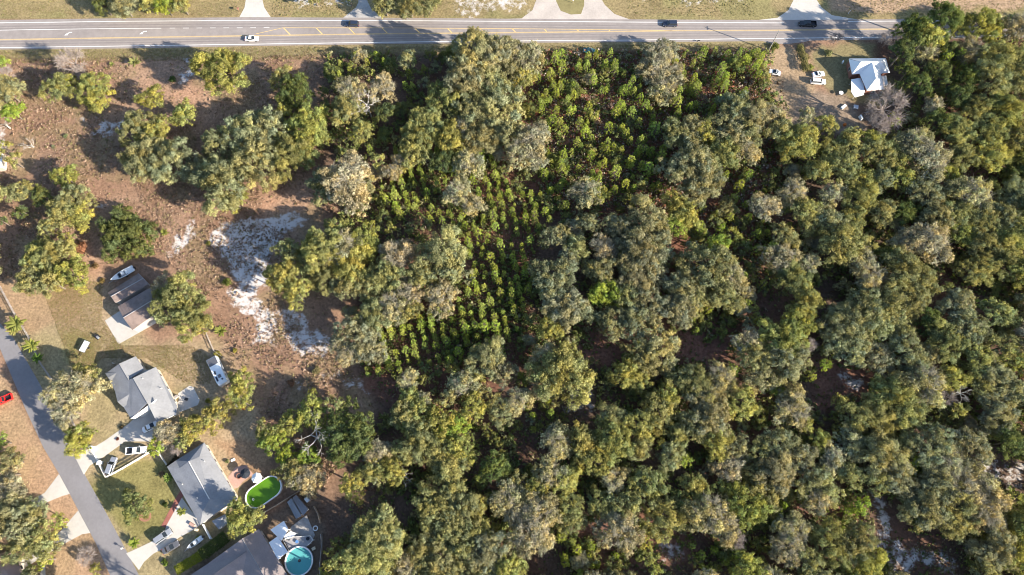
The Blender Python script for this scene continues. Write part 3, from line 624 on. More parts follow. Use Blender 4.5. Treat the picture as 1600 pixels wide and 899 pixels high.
for s in "535,95 548,112 560,88 575,98 590,85 604,100 616,108 528,118 648,90 655,104 640,118 645,135 632,130 545,215 530,205 560,222 575,235 868,88 880,105 862,118 872,135 905,100 920,90 935,85 960,80 965,95 945,105 958,115 985,130 975,140 1000,155 1010,165 925,125 940,140 970,165 890,175 870,170 950,195 1085,120 1090,135 1060,160 1065,175 1122,105 1125,120 1130,135 1100,85 1150,85 1160,90 1175,100 1180,110 1140,80 1190,105 905,190 915,205 930,215 880,200 860,190 985,180 1000,195 1015,185 975,210 1020,205 900,225 880,240 925,240 950,230 970,240 1000,225 1020,235 945,255 965,265 985,255 1010,262 905,262 880,265 1035,250 925,275 960,290 985,285 1005,280 1030,290 870,290 850,275 1140,340 1120,345 1150,330 1130,360 1160,380 1190,350 1180,370 1170,275 1150,290 1190,390 1165,410 1160,430 1125,330 1100,360 1145,310 1165,320 1185,300 1175,335 1200,360 1205,410 1190,440 1175,460 1165,475 1180,500 1085,365 1100,350 1075,380 1140,275 860,345 850,330 880,325 825,640 832,655 835,672 855,628 858,642 875,835 885,840 895,848 880,868 890,878 905,860 915,870 930,850 945,840 925,890 905,895 940,880 960,872 980,870 1095,870 1105,885 1120,860 1135,880 1085,855 1110,895 1150,865 1130,850 1480,92 1490,104 1500,92 1485,78 1505,108 1470,86 1288,565 1262,590 1300,555 1270,480 865,500 1080,500 1100,490 1145,460 1110,505 1130,520 1090,515 650,225 660,232 690,262 820,600 815,585 1340,800 1352,782 1325,800 1225,790 1215,808 1210,825 1140,245 1150,225 1225,330 1232,345".split():
    x, y = map(float, s.split(','))
    pinespots.append((x+rng.normal()*3, y+rng.normal()*3, rng.uniform(1.1, 1.75) if y < 300 and x > 840 else rng.uniform(.9, 1.4)))
for _ in range(190):                        # infill between the listed ones in the upper block
    x, y = rng.uniform(838, 1200), rng.uniform(78, 300)
    if y > 200 and x > 1045: continue
    if not blocked(x, y, .8): pinespots.append((x, y, rng.uniform(.75, 1.4)))
pinespots.sort(key=lambda q: -q[2]*(1 if q[2] else 0))
for i, (x, y, s) in enumerate(pinespots):
    p = P(x, y, 3.2*s)
    if i < 290:
        upper = x > 838 and y < 310
        root = empty("pine_tree", (p.x, p.y, 0), 0, "bushy young pine in the mixed scrub just below the highway" if upper else "slim bright green young pine in the plantation rows" if inpoly(x, y, ROWS[0]) else "young green pine on its own among the oaks", "pine",
                     "pines in the scrub by the highway" if upper else "young pines planted in rows" if inpoly(x, y, ROWS[0]) else "single young pines among the oaks")
        _, nm, tm = random.choice(PINES); rz = random.random()*6.28; sx = s*random.uniform(.66, .84) if not upper and inpoly(x, y, ROWS[0]) else s*random.uniform(.68, .9)
        c = link("crown", nm, root, (0, 0, 0), rz, (sx, sx, s)); c.color = vary(KC['P'], .2); link("trunk", tm, root, (0, 0, 0), rz, (sx, sx, s))
print("pines", len(pinespots), "trees", len(placed))
rest = pinespots[290:]
if rest:
    Vs, Cc = [], []
    for x, y, s in rest:
        p = P(x, y, 3.2*s); src = random.choice(PINES)[1]; k = len(src.vertices); v = np.empty(k*3, np.float32); src.vertices.foreach_get('co', v); v = v.reshape(-1, 3)*s*np.array([.78, .78, 1])
        cc = np.empty(k*4, np.float32); src.color_attributes['tint'].data.foreach_get('color', cc); cc = cc.reshape(-1, 4)
        sel = rng.random(k//4) < .8; sel = np.repeat(sel, 4); v = v[sel]; cc = cc[sel]
        cc[:, :3] *= np.array(vary(KC['P'], .2)[:3]); Vs.append(v+np.array([p.x, p.y, 0])); Cc.append(cc)
    V = np.concatenate(Vs); Cc = np.concatenate(Cc); k = len(V)
    me = bpy.data.meshes.new("pine_saplings"); me.vertices.add(k); me.vertices.foreach_set('co', V.astype(np.float32).ravel()); li = np.arange(k, dtype=np.int32)
    me.loops.add(k); me.loops.foreach_set('vertex_index', li); me.polygons.add(k//4); me.polygons.foreach_set('loop_start', li[::4].copy()); me.polygons.foreach_set('loop_total', np.full(k//4, 4, np.int32)); me.update()
    ca = me.color_attributes.new("tint", 'FLOAT_COLOR', 'POINT'); ca.data.foreach_set('color', Cc.ravel()); me.materials.append(M['scrub'])
    tag(link("pine_saplings", me), "smallest green pine saplings filling the plantation rows and scrub", "saplings", kind='stuff')
# understory fill
WOODS = [(520, 84), (1190, 84), (1210, 160), (1240, 215), (1330, 215), (1400, 110), (1400, 40), (1600, 12), (1800, 0), (1800, 1080), (480, 1080), (505, 880), (520, 840), (600, 790), (560, 740), (590, 640), (640, 600), (530, 560), (540, 480), (560, 460), (500, 330), (520, 240), (500, 110)]
GAPS = [(725, 725, 28), (560, 790, 38), (520, 790, 40), (625, 800, 24), (905, 620, 30), (925, 650, 20), (1380, 800, 26), (1390, 840, 32), (1420, 870, 36), (1470, 880, 34), (1370, 775, 18), (1560, 735, 30), (1600, 740, 26), (1335, 600, 26), (1310, 590, 18), (1300, 610, 20), (940, 530, 24), (975, 530, 16), (1080, 540, 26), (1110, 560, 24), (1060, 560, 16), (1045, 860, 24), (1100, 850, 20), (820, 880, 34), (850, 880, 26), (1000, 480, 10), (600, 620, 30), (570, 610, 30), (1340, 240, 14), (850, 415, 18), (1300, 470, 14), (1010, 725, 18), (830, 700, 22), (900, 650, 16), (560, 160, 8), (505, 330, 14), (1265, 800, 16), (1300, 810, 14), (640, 530, 10), (1270, 620, 16), (1255, 605, 12), (1205, 480, 12)]
cnt = 0
pl = list(placed)
for _ in range(9000):
    x, y = rng.uniform(500, 1700), rng.uniform(84, 985)
    if x < 1590 and y < 890:
        r = rng.uniform(9, 17)
    else: r = rng.uniform(22, 36)
    if not inpoly(x, y, WOODS): continue
    if inpoly(x, y, ROWS[0]) or (838 < x < 1200 and y < 310) and rng.random() < .9: continue
    if any((x-a)**2+(y-b)**2 < (q+r*.8)**2 for a, b, q in GAPS): continue
    if any((x-a)**2+(y-b)**2 < (q*.78+r*.62)**2 for a, b, q in pl): continue
    if x < 1600 and y < 899: k = 'S' if rng.random() < .75 else rng.choice(['O', 'G', 'Y', 'T'])
    else: k = rng.choice(['O', 'G', 'T', 'O', 'Y'])
    tree(x, y, r, k, 3+1.0*r*.19 if k in 'OGYT' and r < 18 else None); pl.append((x, y, r)); cnt += 1
    if cnt > 330: break
print("fill", cnt)
# a second band of trees past the left and lower edges, which the view does not reach but shade and a side step do
for x, y, r in ((-40, 300, 34), (-30, 400, 30), (-40, 470, 20), (-45, 640, 26), (-40, 720, 30), (-30, 860, 34), (30, 930, 34), (100, 945, 26), (235, 935, 20), (255, 955, 22), (505, 935, 30), (470, 950, 24), (545, 930, 30), (440, 975, 22), (-50, 120, 32), (-30, 180, 22)):
    tree(x, y, r, 'B' if 180 < x < 300 else 'O', 12 if 180 < x < 300 else 17 if x > 300 else None)
# ------------------------------------------------------------------ highway
def px_line(pts, z, n=6):                   # polyline through photo points, subdivided linearly
    out = []
    for i in range(len(pts)-1):
        for k in range(n): t = k/n; out.append(P(pts[i][0]*(1-t)+pts[i+1][0]*t, pts[i][1]*(1-t)+pts[i+1][1]*t, z))
    out.append(P(*pts[-1], z)); return out
def band(name, top, bot, m, z, thick=.04, kind='structure'):
    a = [P(x, y, z) for x, y in top]; b_ = [P(x, y, z) for x, y in bot]; n = len(a)
    vs = a+b_+[v-Vector((0, 0, thick)) for v in a+b_]
    fs = [(i+1, i, n+i, n+i+1) for i in range(n-1)]+[(i, i+1, 2*n+i+1, 2*n+i) for i in range(n-1)]+[(n+i+1, n+i, 3*n+i, 3*n+i+1) for i in range(n-1)]
    o = link(name, mesh_from(name, vs, fs, m)); 
    if kind: tag(o, kind=kind)
    return o
XT = [(-700, 36), (0, 31.5), (200, 28.5), (400, 27.2), (600, 28), (800, 29.5), (1000, 30.6), (1200, 31.5), (1400, 30.3), (1600, 29), (2300, 26)]
XB = [(-700, 83), (0, 77.5), (200, 75.8), (400, 72), (600, 69), (800, 67), (1000, 66), (1200, 64.5), (1400, 61.5), (1600, 59), (2300, 50)]
road = band("highway", XT, XB, M['asphalt'], .034)
LT = [(-700, 41), (0, 36), (200, 33.4), (400, 32.2), (600, 32.4), (800, 33.6), (1000, 34.8), (1200, 36), (1225, 36)]
LT2 = [(1325, 33.6), (1400, 33.2), (1600, 32), (2300, 29)]
LB = [(-700, 81), (0, 74.6), (200, 72), (400, 69.2), (600, 66.2), (800, 64.2), (1000, 62.7), (1200, 60.4), (1400, 58), (1600, 55.5), (2300, 47)]
Z = .039
def marking(name, pts, wd, m, n=4): return strip_obj(name, px_line(pts, Z, n), wd, m, road)
marking("edge_line", LT, .22, M['white']); marking("edge_line", LT2, .22, M['white']); marking("edge_line", LB, .22, M['white'])
CEN = [(-700, 68), (0, 62.3), (200, 59), (400, 56), (600, 53), (800, 51.2), (1000, 49), (1050, 48.2), (1200, 47.6), (1400, 45.5), (1600, 43.5), (2300, 37)]
for d in (-.5, .5): marking("centre_line", [(x, y+d) for x, y in CEN], .13, M['yellow'])
marking("centre_line", [(400, 53.2), (442, 43.6), (600, 43.8), (800, 45), (1000, 47.2), (1050, 47.6)], .16, M['yellow'], 6)
marking("turn_lane_line", [(-700, 52), (0, 47.4), (100, 45.8), (200, 44.6), (252, 44.3)], .17, M['white'])
for x in range(265, 430, 21): marking("lane_dash", [(x, 44.2-.004*(x-265)), (x+9, 44.1-.004*(x-265))], .15, M['white'])
for a, b_ in ((443, 43.8), (494, 43.8), (545, 43.8), (597, 43.9), (648, 44.1), (699, 44.4), (750, 44.8), (800, 45), (850, 45.6), (901, 46.2), (951, 46.7)):
    lo = 55.2-(a-443)*.0123
    marking("hatch_line", [(a, b_), (a+10*(lo-b_)/11, lo-.8)], .3, M['yellow'], 1)
def arrow(px, py):
    p = P(px, py, Z); mb = MB()
    pts = [Vector(q) for q in ((1.4, .55, 0), (.6, .5, 0), (0, .1, 0), (-.25, -.25, 0))]
    L, Rr = ribbon(pts, .3); n = len(pts)
    mb.add([p+v for v in L+Rr], [(i, n+i, n+i+1, i+1) for i in range(n-1)])
    mb.add([p+Vector(v) for v in ((-1.1, -.75, .001), (.15, -.65, .001), (-.35, .1, .001))], [(0, 1, 2)])
    mb.build("turn_arrow", M['white'], road)
arrow(106, 52.8); arrow(223, 51)
# worn wheel tracks
for dy in (5.5, 9.5): 
    marking("wheel_track", [(x, y+dy) for x, y in LT+[(1300, 34.5)]+LT2], .55, M['track'])
    marking("wheel_track", [(x, y-dy*.95) for x, y in LB], .55, M['track'])
for o in [c for c in road.children if c.name.startswith('wheel_track')]: o.location.z = -.0025
# drives on the north side
for nm_, m_, poly in (("driveway", 'concrete', [(385, -30), (384, 0), (382, 12), (374, 27), (423, 27), (413, 12), (410, 0), (408, -30)]),
                ("side_drive", 'oldconc', [(560, -30), (560, 4), (556, 12), (536, 28), (597, 28), (580, 14), (574, 2), (574, -30)]),
                ("gravel_drive", 'gravel', [(838, -40), (838, 0), (832, 16), (815, 29), (770, 30), (985, 31), (960, 22), (945, 8), (935, -10), (930, -40)]),
                ("side_road", 'concrete', [(1240, -40), (1240, 0), (1232, 16), (1215, 28), (1180, 32), (1345, 31.5), (1300, 24), (1284, 12), (1276, 0), (1270, -40)]),
                ("side_drive_apron", 'asphalt', [(1190, 64), (1205, 68), (1230, 69), (1255, 66), (1275, 62)])):
    tag(sheet(nm_, poly, M[m_], .028 if nm_ != 'gravel_drive' else .024), kind='structure')
tag(sheet("grass_island", [(868, -30), (869, 2), (876, 17), (892, 23), (908, 22), (913, 8), (912, -30)], mat("island_grass", (.21, .18, .085), .95, .1, noise=.3, nscale=1), .032), kind='structure')
# residential street and drives
ZL = [.034]
SL = [(-330, 440), (-120, 470), (-15, 520), (0, 545), (40, 640), (68, 700), (92, 740), (122, 797), (150, 850), (172, 899), (215, 1000), (260, 1120)]
SR = [(-330, 400), (-110, 430), (0, 505), (22, 530), (62, 600), (93, 660), (118, 710), (134, 745), (165, 800), (198, 862), (217, 899), (262, 1000), (310, 1120)]
tag(sheet("street", SL+SR[::-1], M['street'], .03), kind='structure')
for nm_, m_, poly in (("driveway", 'concrete', [(45, 785), (70, 770), (92, 741), (109, 772), (98, 775), (78, 783), (60, 792), (45, 800)]),
                ("driveway", 'concrete', [(122, 798), (141, 833), (128, 835), (100, 850), (80, 862), (-30, 930), (-30, 900), (60, 860), (95, 830)]),
                ("driveway", 'concrete', [(118, 716), (130, 706), (150, 697), (165, 688), (200, 663), (225, 640), (262, 640), (262, 668), (235, 690), (195, 690), (165, 712), (140, 728), (131, 742)]),
                ("driveway", 'concrete', [(197, 865), (215, 857), (240, 845), (258, 828), (270, 790), (282, 775), (300, 800), (318, 815), (306, 826), (280, 840), (260, 855), (240, 865), (225, 878), (217, 891)]),
                ("red_walk", 'redwalk', [(252, 822), (258, 825), (284, 778), (290, 770), (283, 765), (275, 778)]),
                ("slab", 'concrete', [(164, 501), (185, 538), (244, 505), (232, 470), (200, 478)]),
                ("patio", 'concrete', [(278, 615), (296, 603), (302, 605), (306, 613), (312, 625), (309, 633), (282, 644), (275, 632), (280, 625)]),
                ("patio", 'oldconc', [(455, 823), (479, 805), (492, 836), (488, 845), (456, 840), (444, 843)]),
                ("paver_patio", 'paver', [(357, 745), (368, 730), (385, 727), (396, 742), (380, 752), (372, 762), (362, 765), (355, 756)]),
                ("mulch_bed", 'mulch', [(226+10.5*math.cos(a), 806+9.5*math.sin(a)) for a in [k*.45 for k in range(14)]]),
                ("footpath", 'concrete', [(62, 868), (70, 866), (71, 902), (63, 902)])):
    ZL[0] += .003; tag(sheet(nm_, poly, M[m_], ZL[0]), kind='structure')

# ------------------------------------------------------------------ buildings
def roof_piece(name, pts, m, parent, thick=.14):
    """pts: (px, py, z). One slab of roof with real thickness"""
    vs = [P(*q) for q in pts]; c = sum(vs, Vector())/len(vs)
    a = sum(vs[i].x*vs[(i+1) % len(vs)].y-vs[(i+1) % len(vs)].x*vs[i].y for i in range(len(vs)))
    if a < 0: vs = vs[::-1]
    n = len(vs); mb = MB(); mb.add(vs+[v-Vector((0, 0, thick)) for v in vs], [tuple(range(n)), tuple(range(n, 2*n))[::-1]]+[(i, n+i, n+(i+1) % n, (i+1) % n) for i in range(n)])
    o = mb.build(name, m, parent); o.data.validate(); return o
def cap(name, a, b_, m, parent, r=.09, lift=.05):
    mb = MB(); mb.tube([P(*a)+Vector((0, 0, lift)), P(*b_)+Vector((0, 0, lift))], r, 5); return mb.build(name, m, parent)
def walls(poly_px, ez, m, parent, inset=.35, top=None, wins=True):
    pts = [P(x, y, ez) for x, y in poly_px]; n = len(pts); c = sum(pts, Vector())/n; q = []
    a = sum(pts[i].x*pts[(i+1) % n].y-pts[(i+1) % n].x*pts[i].y for i in range(n))
    if a < 0: pts = pts[::-1]
    for i, p in enumerate(pts):
        e1 = (p-pts[i-1]).normalized(); e2 = (pts[(i+1) % n]-p).normalized(); n1 = Vector((-e1.y, e1.x, 0)); n2 = Vector((-e2.y, e2.x, 0)); k = max(.35, 1+n1.dot(n2))
        q.append(p+(n1+n2)/k*inset)
    mb = MB(); mb.prism([(v.x, v.y) for v in q], -.1, ez-.2); wo = mb.build("wall", m, parent)
    if wins:
        for i in range(n):
            a_, b_ = q[i], q[(i+1) % n]; L = (b_-a_).length
            if L < 3.2: continue
            d = (b_-a_).normalized(); nn = Vector((d.y, -d.x, 0)); k = max(1, int(L/3.6)); rz = math.atan2(d.y, d.x)
            for j in range(k):
                mpt = a_+d*(L*(j+.5)/k)
                f = MB(); f.box((0, 0, 1.55), (1.15, .10, 1.2)); fo = f.build("window", M['trim'], parent, (mpt.x+nn.x*.03, mpt.y+nn.y*.03, 0), rz)
                g = MB(); g.box((0, -.06, 1.55), (.98, .03, 1.03)); g.build("pane", M['pane'], fo)
    return wo
def gable_wall(pts, m, parent):             # pts (px,py,z): two eaves, apex; small thickness
    vs = [P(*q) for q in pts]; e = (vs[1]-vs[0]); nn = Vector((-e.y, e.x, 0)).normalized()*.12; n = len(vs)
    mb = MB(); mb.add(vs+[v+nn for v in vs], [tuple(range(n)), tuple(range(n, 2*n))[::-1]]+[(i, n+i, n+(i+1) % n, (i+1) % n) for i in range(n)]); mb.build("gable", m, parent)
def vents(parent, pts, m=None):
    for x, y, z in pts:
        p = P(x, y, z); mb = MB(); mb.tube([p-Vector((0, 0, .3)), p+Vector((0, 0, .35))], .09, 8); mb.build("vent_pipe", m or M['trim'], parent)
def hroot(name, px, py, label, cat): p = P(px, py, 0); return empty(name, (0, 0, 0), 0, label, cat)

# house with grey shingles and several gables
def C6(x, y, z): return (150+x/6.42, 540+y/6.42, z)
h1 = hroot("grey_house", 220, 600, "grey shingled house with several gables beside the street, left of the blue shaded patio", "house")
roof_shade, roof_lit = M['shingle'], M['shingle_lit']  # one roofing in two tones: sun painted paler, away-facing planes painted darker
roof_piece("roof", [C6(232, 183, 4.7), C6(400, 108, 2.9), C6(482, 238, 2.9), C6(328, 345, 4.7)], roof_lit, h1)
roof_piece("roof", [C6(232, 183, 4.7), C6(328, 345, 4.7), C6(372, 327, 5.3), C6(515, 578, 5.3), C6(350, 735, 2.9), C6(275, 615, 2.9), C6(190, 458, 2.9), C6(98, 280, 2.9)], roof_shade, h1)
roof_piece("roof", [C6(372, 327, 5.32), C6(600, 215, 3.0), C6(812, 605, 3.0), C6(805, 690, 3.0), C6(615, 782, 3.3), C6(515, 578, 5.32)], roof_lit, h1)
roof_piece("gable_roof", [C6(215, 565, 3.3), C6(418, 437, 4.5), C6(375, 556, 3.7), C6(272, 617, 3.0)], roof_lit, h1)
roof_piece("gable_roof", [C6(190, 458, 2.95), C6(418, 437, 4.52), C6(215, 565, 3.32)], roof_shade, h1)
roof_piece("gable_roof", [C6(120, 325, 3.3), C6(207, 275, 4.0), C6(158, 356, 3.1)], roof_lit, h1)
roof_piece("gable_roof", [C6(90, 275, 3.1), C6(207, 275, 4.02), C6(120, 325, 3.32)], roof_shade, h1)
gable_wall([C6(352, 735, 2.6), C6(612, 545, 5.25), C6(530, 650, 3.4), C6(395, 735, 2.0)], M['trim'], h1)
cap("ridge_cap", C6(232, 183, 4.7), C6(328, 345, 4.7), M['shingle_lit'], h1); cap("ridge_cap", C6(372, 327, 5.3), C6(515, 578, 5.3), M['shingle_lit'], h1); cap("rake_board", C6(352, 735, 2.95), C6(605, 545, 5.3), M['trim'], h1, .14)
cap("gutter", C6(805, 690, 3.0), C6(615, 782, 3.2), M['trim'], h1, .12)
walls([C6(x, y, 0)[:2] for x, y in ((98, 280), (232, 183), (400, 108), (482, 238), (600, 215), (812, 605), (800, 690), (615, 775), (530, 640), (352, 735), (190, 458))], 2.85, M['wall'], h1)
vents(h1, [C6(470, 330, 4.6), C6(655, 430, 3.9)])
mb = MB(); p = P(*C6(470, 720, 0)); q = P(*C6(560, 650, 0)); d = (q-p); mb.box(((p.x+q.x)/2, (p.y+q.y)/2, 1.15), (d.length*.9, .12, 2.2), math.atan2(d.y, d.x)); mb.build("garage_door", M['trim'], h1)

# pale shingled house with the long roof
def C7(x, y, z): return (240+x/5.29, 680+y/5.29, z)
h3 = hroot("pale_roofed_house", 315, 755, "long pale grey roofed house between the round lawn tree and the green oval pool", "house")
roof_piece("roof", [C7(290, 218, 4.4), C7(378, 178, 4.15), C7(418, 60, 3.0), C7(692, 528, 3.0), C7(510, 650, 3.0), C7(462, 530, 4.4)], roof_lit, h3)
roof_piece("roof", [C7(110, 262, 2.95), C7(215, 272, 3.6), C7(290, 218, 4.4), C7(462, 530, 4.4), C7(405, 640, 3.65), C7(385, 742, 2.95)], roof_shade, h3)
roof_piece("roof", [C7(185, 210, 3.0), C7(418, 60, 3.0), C7(378, 178, 4.13), C7(290, 218, 4.38), C7(215, 272, 3.58)], roof_shade, h3)
roof_piece("roof", [C7(110, 262, 2.95), C7(185, 210, 2.98), C7(215, 272, 3.58)], roof_lit, h3)
roof_piece("roof", [C7(462, 530, 4.38), C7(510, 650, 2.98), C7(385, 742, 2.93), C7(405, 640, 3.63)], roof_lit, h3)
cap("ridge_cap", C7(290, 218, 4.4), C7(462, 530, 4.4), M['trim'], h3, .10); vents(h3, [C7(420, 215, 4.3), C7(362, 520, 4.3), C7(238, 405, 3.6)])
walls([C7(x, y, 0)[:2] for x, y in ((110, 262), (418, 60), (692, 528), (385, 742))], 2.85, M['wall'], h3)
# small hipped shed beside it
sh = hroot("garden_shed", 345, 815, "small grey hipped shed tucked under the hedge beside the pale roofed house", "shed")
roof_piece("roof", [C7(480, 710, 2.4), C7(588, 655, 2.4), C7(560, 690, 3.3)], roof_shade, sh); roof_piece("roof", [C7(588, 655, 2.4), C7(625, 715, 2.4), C7(540, 782, 2.4), C7(560, 690, 3.3)], roof_lit, sh)  # sunward plane painted paler, the others in the shaded tone
roof_piece("roof", [C7(480, 710, 2.4), C7(560, 690, 3.28), C7(540, 782, 2.4)], roof_shade, sh); walls([C7(x, y, 0)[:2] for x, y in ((480, 710), (588, 655), (625, 715), (540, 782))], 2.3, M['wall'], sh, .2, wins=False)

# brown roofed house, bottom
def C4(x, y, z): return (300+x/10, 810+y/10, z)
h4 = hroot("brown_roofed_house", 390, 880, "big brown shingled house in tree shade at the bottom edge beside the round blue pool", "house")
b3 = M['shingle3']
roof_piece("roof", [C4(785, 318, 5.2), C4(1045, 168, 3.0), C4(1340, 640, 3.0), C4(1800, 1420, 3.0), C4(1440, 1450, 5.2)], b3, h4)
roof_piece("roof", [C4(785, 318, 5.18), C4(1440, 1450, 5.18), C4(1200, 1560, 3.6), C4(790, 900, 3.7), C4(855, 525, 4.8)], b3, h4)
roof_piece("roof", [C4(785, 318, 5.16), C4(855, 525, 4.78), C4(330, 890, 4.8), C4(0, 1110, 4.8), C4(-90, 930, 2.95), C4(225, 725, 2.95), C4(680, 395, 3.0)], b3, h4)
roof_piece("roof", [C4(855, 525, 4.8), C4(790, 900, 3.7), C4(420, 1300, 2.95), C4(110, 1300, 2.95), C4(0, 1110, 4.78), C4(330, 890, 4.78)], b3, h4)
cap("ridge_cap", C4(785, 318, 5.2), C4(1440, 1450, 5.2), M['shingle_lit'], h4); cap("ridge_cap", C4(855, 525, 4.8), C4(0, 1110, 4.8), M['shingle3'], h4)
walls([C4(x, y, 0)[:2] for x, y in ((1045, 168), (1800, 1420), (1440, 1600), (420, 1290), (110, 1290), (-90, 930), (225, 725), (680, 395))], 2.85, M['wall'], h4)
def flat_roof(label, pts, z, m, name="metal_canopy", cat="canopy", posts=True):
    ro = hroot(name, 0, 0, label, cat); roof_piece("roof", [(x, y, z+(.25 if i in (0, 1) else 0)) for i, (x, y) in enumerate(pts)], m, ro, .08)
    if posts:
        c = sum((P(x, y, z) for x, y in pts), Vector())/len(pts)
        for x, y in pts: p = P(x, y, z).lerp(c, .08); mb = MB(); mb.box((p.x, p.y, z/2-.03), (.1, .1, z-.06)); mb.build("post", M['trim'], ro)
    # seams
    a, b_ = P(*pts[0], z+.28), P(*pts[1], z+.28); c_, d = P(*pts[3], z+.03), P(*pts[2], z+.03)
    for k in range(1, 7): mb = MB(); mb.tube([a.lerp(b_, k/7), c_.lerp(d, k/7)], .02, 4); mb.build("seam", m, ro)
    return ro
D1 = lambda x, y: (420+x/6.47, 760+y/6.47)
flat_roof("upper of the two white metal patio canopies beside the wooden deck", [D1(15, 440), D1(152, 350), D1(200, 438), D1(128, 552)], 2.7, M['metalroof'])
flat_roof("lower of the two white metal patio canopies, against the brown roof", [D1(0, 570), D1(88, 505), D1(192, 662), D1(92, 745)], 2.9, M['metalroof'])
ds = hroot("dark_shed", 465, 785, "dark grey gabled shed behind the wooden fence above the deck", "shed")
roof_piece("roof", [D1(185, 160)+(2.2,), D1(226, 122)+(2.9,), D1(332, 300)+(2.9,), D1(275, 330)+(2.2,)], M['shingle'], ds)
roof_piece("roof", [D1(240, 118)+(2.9,), D1(275, 85)+(2.3,), D1(398, 235)+(2.3,), D1(345, 300)+(2.9,)], M['shingle'], ds)
walls([D1(185, 160), D1(275, 85), D1(398, 235), D1(275, 330)], 2.2, M['greywood'], ds, .2, wins=False)
mb = MB(); p = P(*D1(390, 135), .6); mb.box((p.x, p.y, .6), (1.2, .9, 1.2), -.8); mb.box((p.x, p.y, 1.24), (1.3, 1.0, .07), -.8); tag(mb.build("storage_box", M['hullw']), "small white storage box in the fence corner by the dark shed", "box")

# white metal roof house, upper right
def C8(x, y, z): return (1290+x/5.99, 70+y/5.99, z)
h2 = hroot("white_roofed_house", 1350, 120, "brick house with a bright white metal roof, below the highway at upper right", "house")
mr = M['metalroof']
roof_piece("roof", [C8(218, 135, 3.0), C8(330, 162, 5.7), C8(248, 278, 3.0)], mr, h2, .1)
roof_piece("roof", [C8(218, 130, 3.0), C8(565, 126, 3.0), C8(520, 158, 5.72), C8(330, 160, 5.72)], mr, h2, .1)
roof_piece("roof", [C8(330, 162, 5.7), C8(520, 160, 5.7), C8(565, 128, 3.0), C8(603, 262, 3.0), C8(530, 268, 3.2), C8(480, 300, 4.6), C8(435, 170, 5.76), C8(318, 272, 3.0), C8(248, 278, 3.0)], mr, h2, .1)
roof_piece("roof", [C8(435, 170, 5.8), C8(472, 318, 5.8), C8(385, 425, 3.0), C8(318, 272, 3.02)], mr, h2, .1)
roof_piece("roof", [C8(435, 170, 5.8), C8(472, 318, 5.8), C8(385, 430, 3.0), C8(552, 418, 3.0), C8(512, 255, 4.2)], mr, h2, .1)
cap("ridge_cap", C8(435, 170, 5.8), C8(472, 318, 5.8), mr, h2, .07); cap("ridge_cap", C8(330, 162, 5.7), C8(520, 160, 5.7), mr, h2, .07)
walls([C8(x, y, 0)[:2] for x, y in ((218, 132), (565, 126), (603, 262), (520, 268), (552, 418), (385, 428), (318, 274), (248, 278))], 2.95, M['brick'], h2, .3)
cp = hroot("patio_roof", 1340, 137, "rounded metal porch roof in blue shade at the lower left of the white roofed house", "porch roof")
roof_piece("roof", [C8(x, y, 2.2) for x, y in ((240, 325), (330, 310), (348, 340), (368, 440), (352, 470), (270, 490), (240, 440))], mr, cp, .12)
for x, y in ((246, 345), (275, 480), (352, 455), (335, 325)): p = P(*C8(x, y, 2)); mb = MB(); mb.box((p.x, p.y, 1.04), (.1, .1, 2.07)); mb.build("post", M['trim'], cp)
mb = MB(); mb.prism([(P(*C8(x, y, 2.3)).x, P(*C8(x, y, 2.3)).y) for x, y in ((262, 478), (355, 458), (360, 470), (275, 494))], 2.21, 2.33); mb.build("fascia", M['trim'], cp)
fc = hroot("awning", 1382, 125, "pale lean-to awning on the right side of the white roofed house", "awning")
roof_piece("roof", [C8(522, 292, 2.8), C8(568, 290, 2.4), C8(585, 380, 2.4), C8(548, 385, 2.8)], M['trim'], fc, .08)
for x, y in ((565, 296), (580, 374)): p = P(*C8(x, y, 2.3)); mb = MB(); mb.box((p.x, p.y, 1.15), (.09, .09, 2.3)); mb.build("post", M['trim'], fc)

# barn pair, rusty metal roofs
def C5(x, y, z): return (140+x/5.99, 390+y/5.99, z)
def barn(label, a, b_, c, d, r0, r1, ez, rz_, m):
    ro = hroot("metal_roof_barn", 0, 0, label, "barn")
    roof_piece("roof", [C5(*a, ez), C5(*b_, ez), C5(*r1, rz_), C5(*r0, rz_)], m, ro, .08); roof_piece("roof", [C5(*r0, rz_-.01), C5(*r1, rz_-.01), C5(*c, ez), C5(*d, ez)], m, ro, .08)
    walls([C5(*q, 0)[:2] for q in (a, b_, c, d)], ez, M['greywood'], ro, .2, wins=False)
    for e, f, g in ((a, d, r0), (b_, c, r1)): gable_wall([C5(*e, ez-.15), C5(*f, ez-.15), C5(*g, rz_-.12)], M['greywood'], ro)
    A, B = P(*C5(*a, ez)), P(*C5(*b_, ez)); Ra, Rb = P(*C5(*r0, rz_)), P(*C5(*r1, rz_)); D_, C_ = P(*C5(*d, ez)), P(*C5(*c, ez)); n = 12
    for k in range(1, n):
        for e, f, g, hh in ((A, B, Ra, Rb), (D_, C_, Ra, Rb)):
            mb = MB(); mb.tube([e.lerp(f, k/n)+Vector((0, 0, .03)), g.lerp(hh, k/n)+Vector((0, 0, .03))], .03, 4); mb.build("roof_seam", m, ro)
    mb = MB(); mb.tube([Ra+Vector((0, 0, .06)), Rb+Vector((0, 0, .06))], .1, 6); mb.build("ridge_cap", M['grey'], ro)
    return ro
barn("upper rusty metal roofed barn beside the moored boat", (170, 405), (455, 225), (548, 325), (240, 500), (200, 440), (500, 272), 3.0, 3.7, M['rust'])
barn("lower larger rusty metal roofed barn opening onto the white slab", (262, 535), (560, 360), (650, 575), (400, 755), (315, 640), (610, 462), 3.2, 4.4, M['rust'])
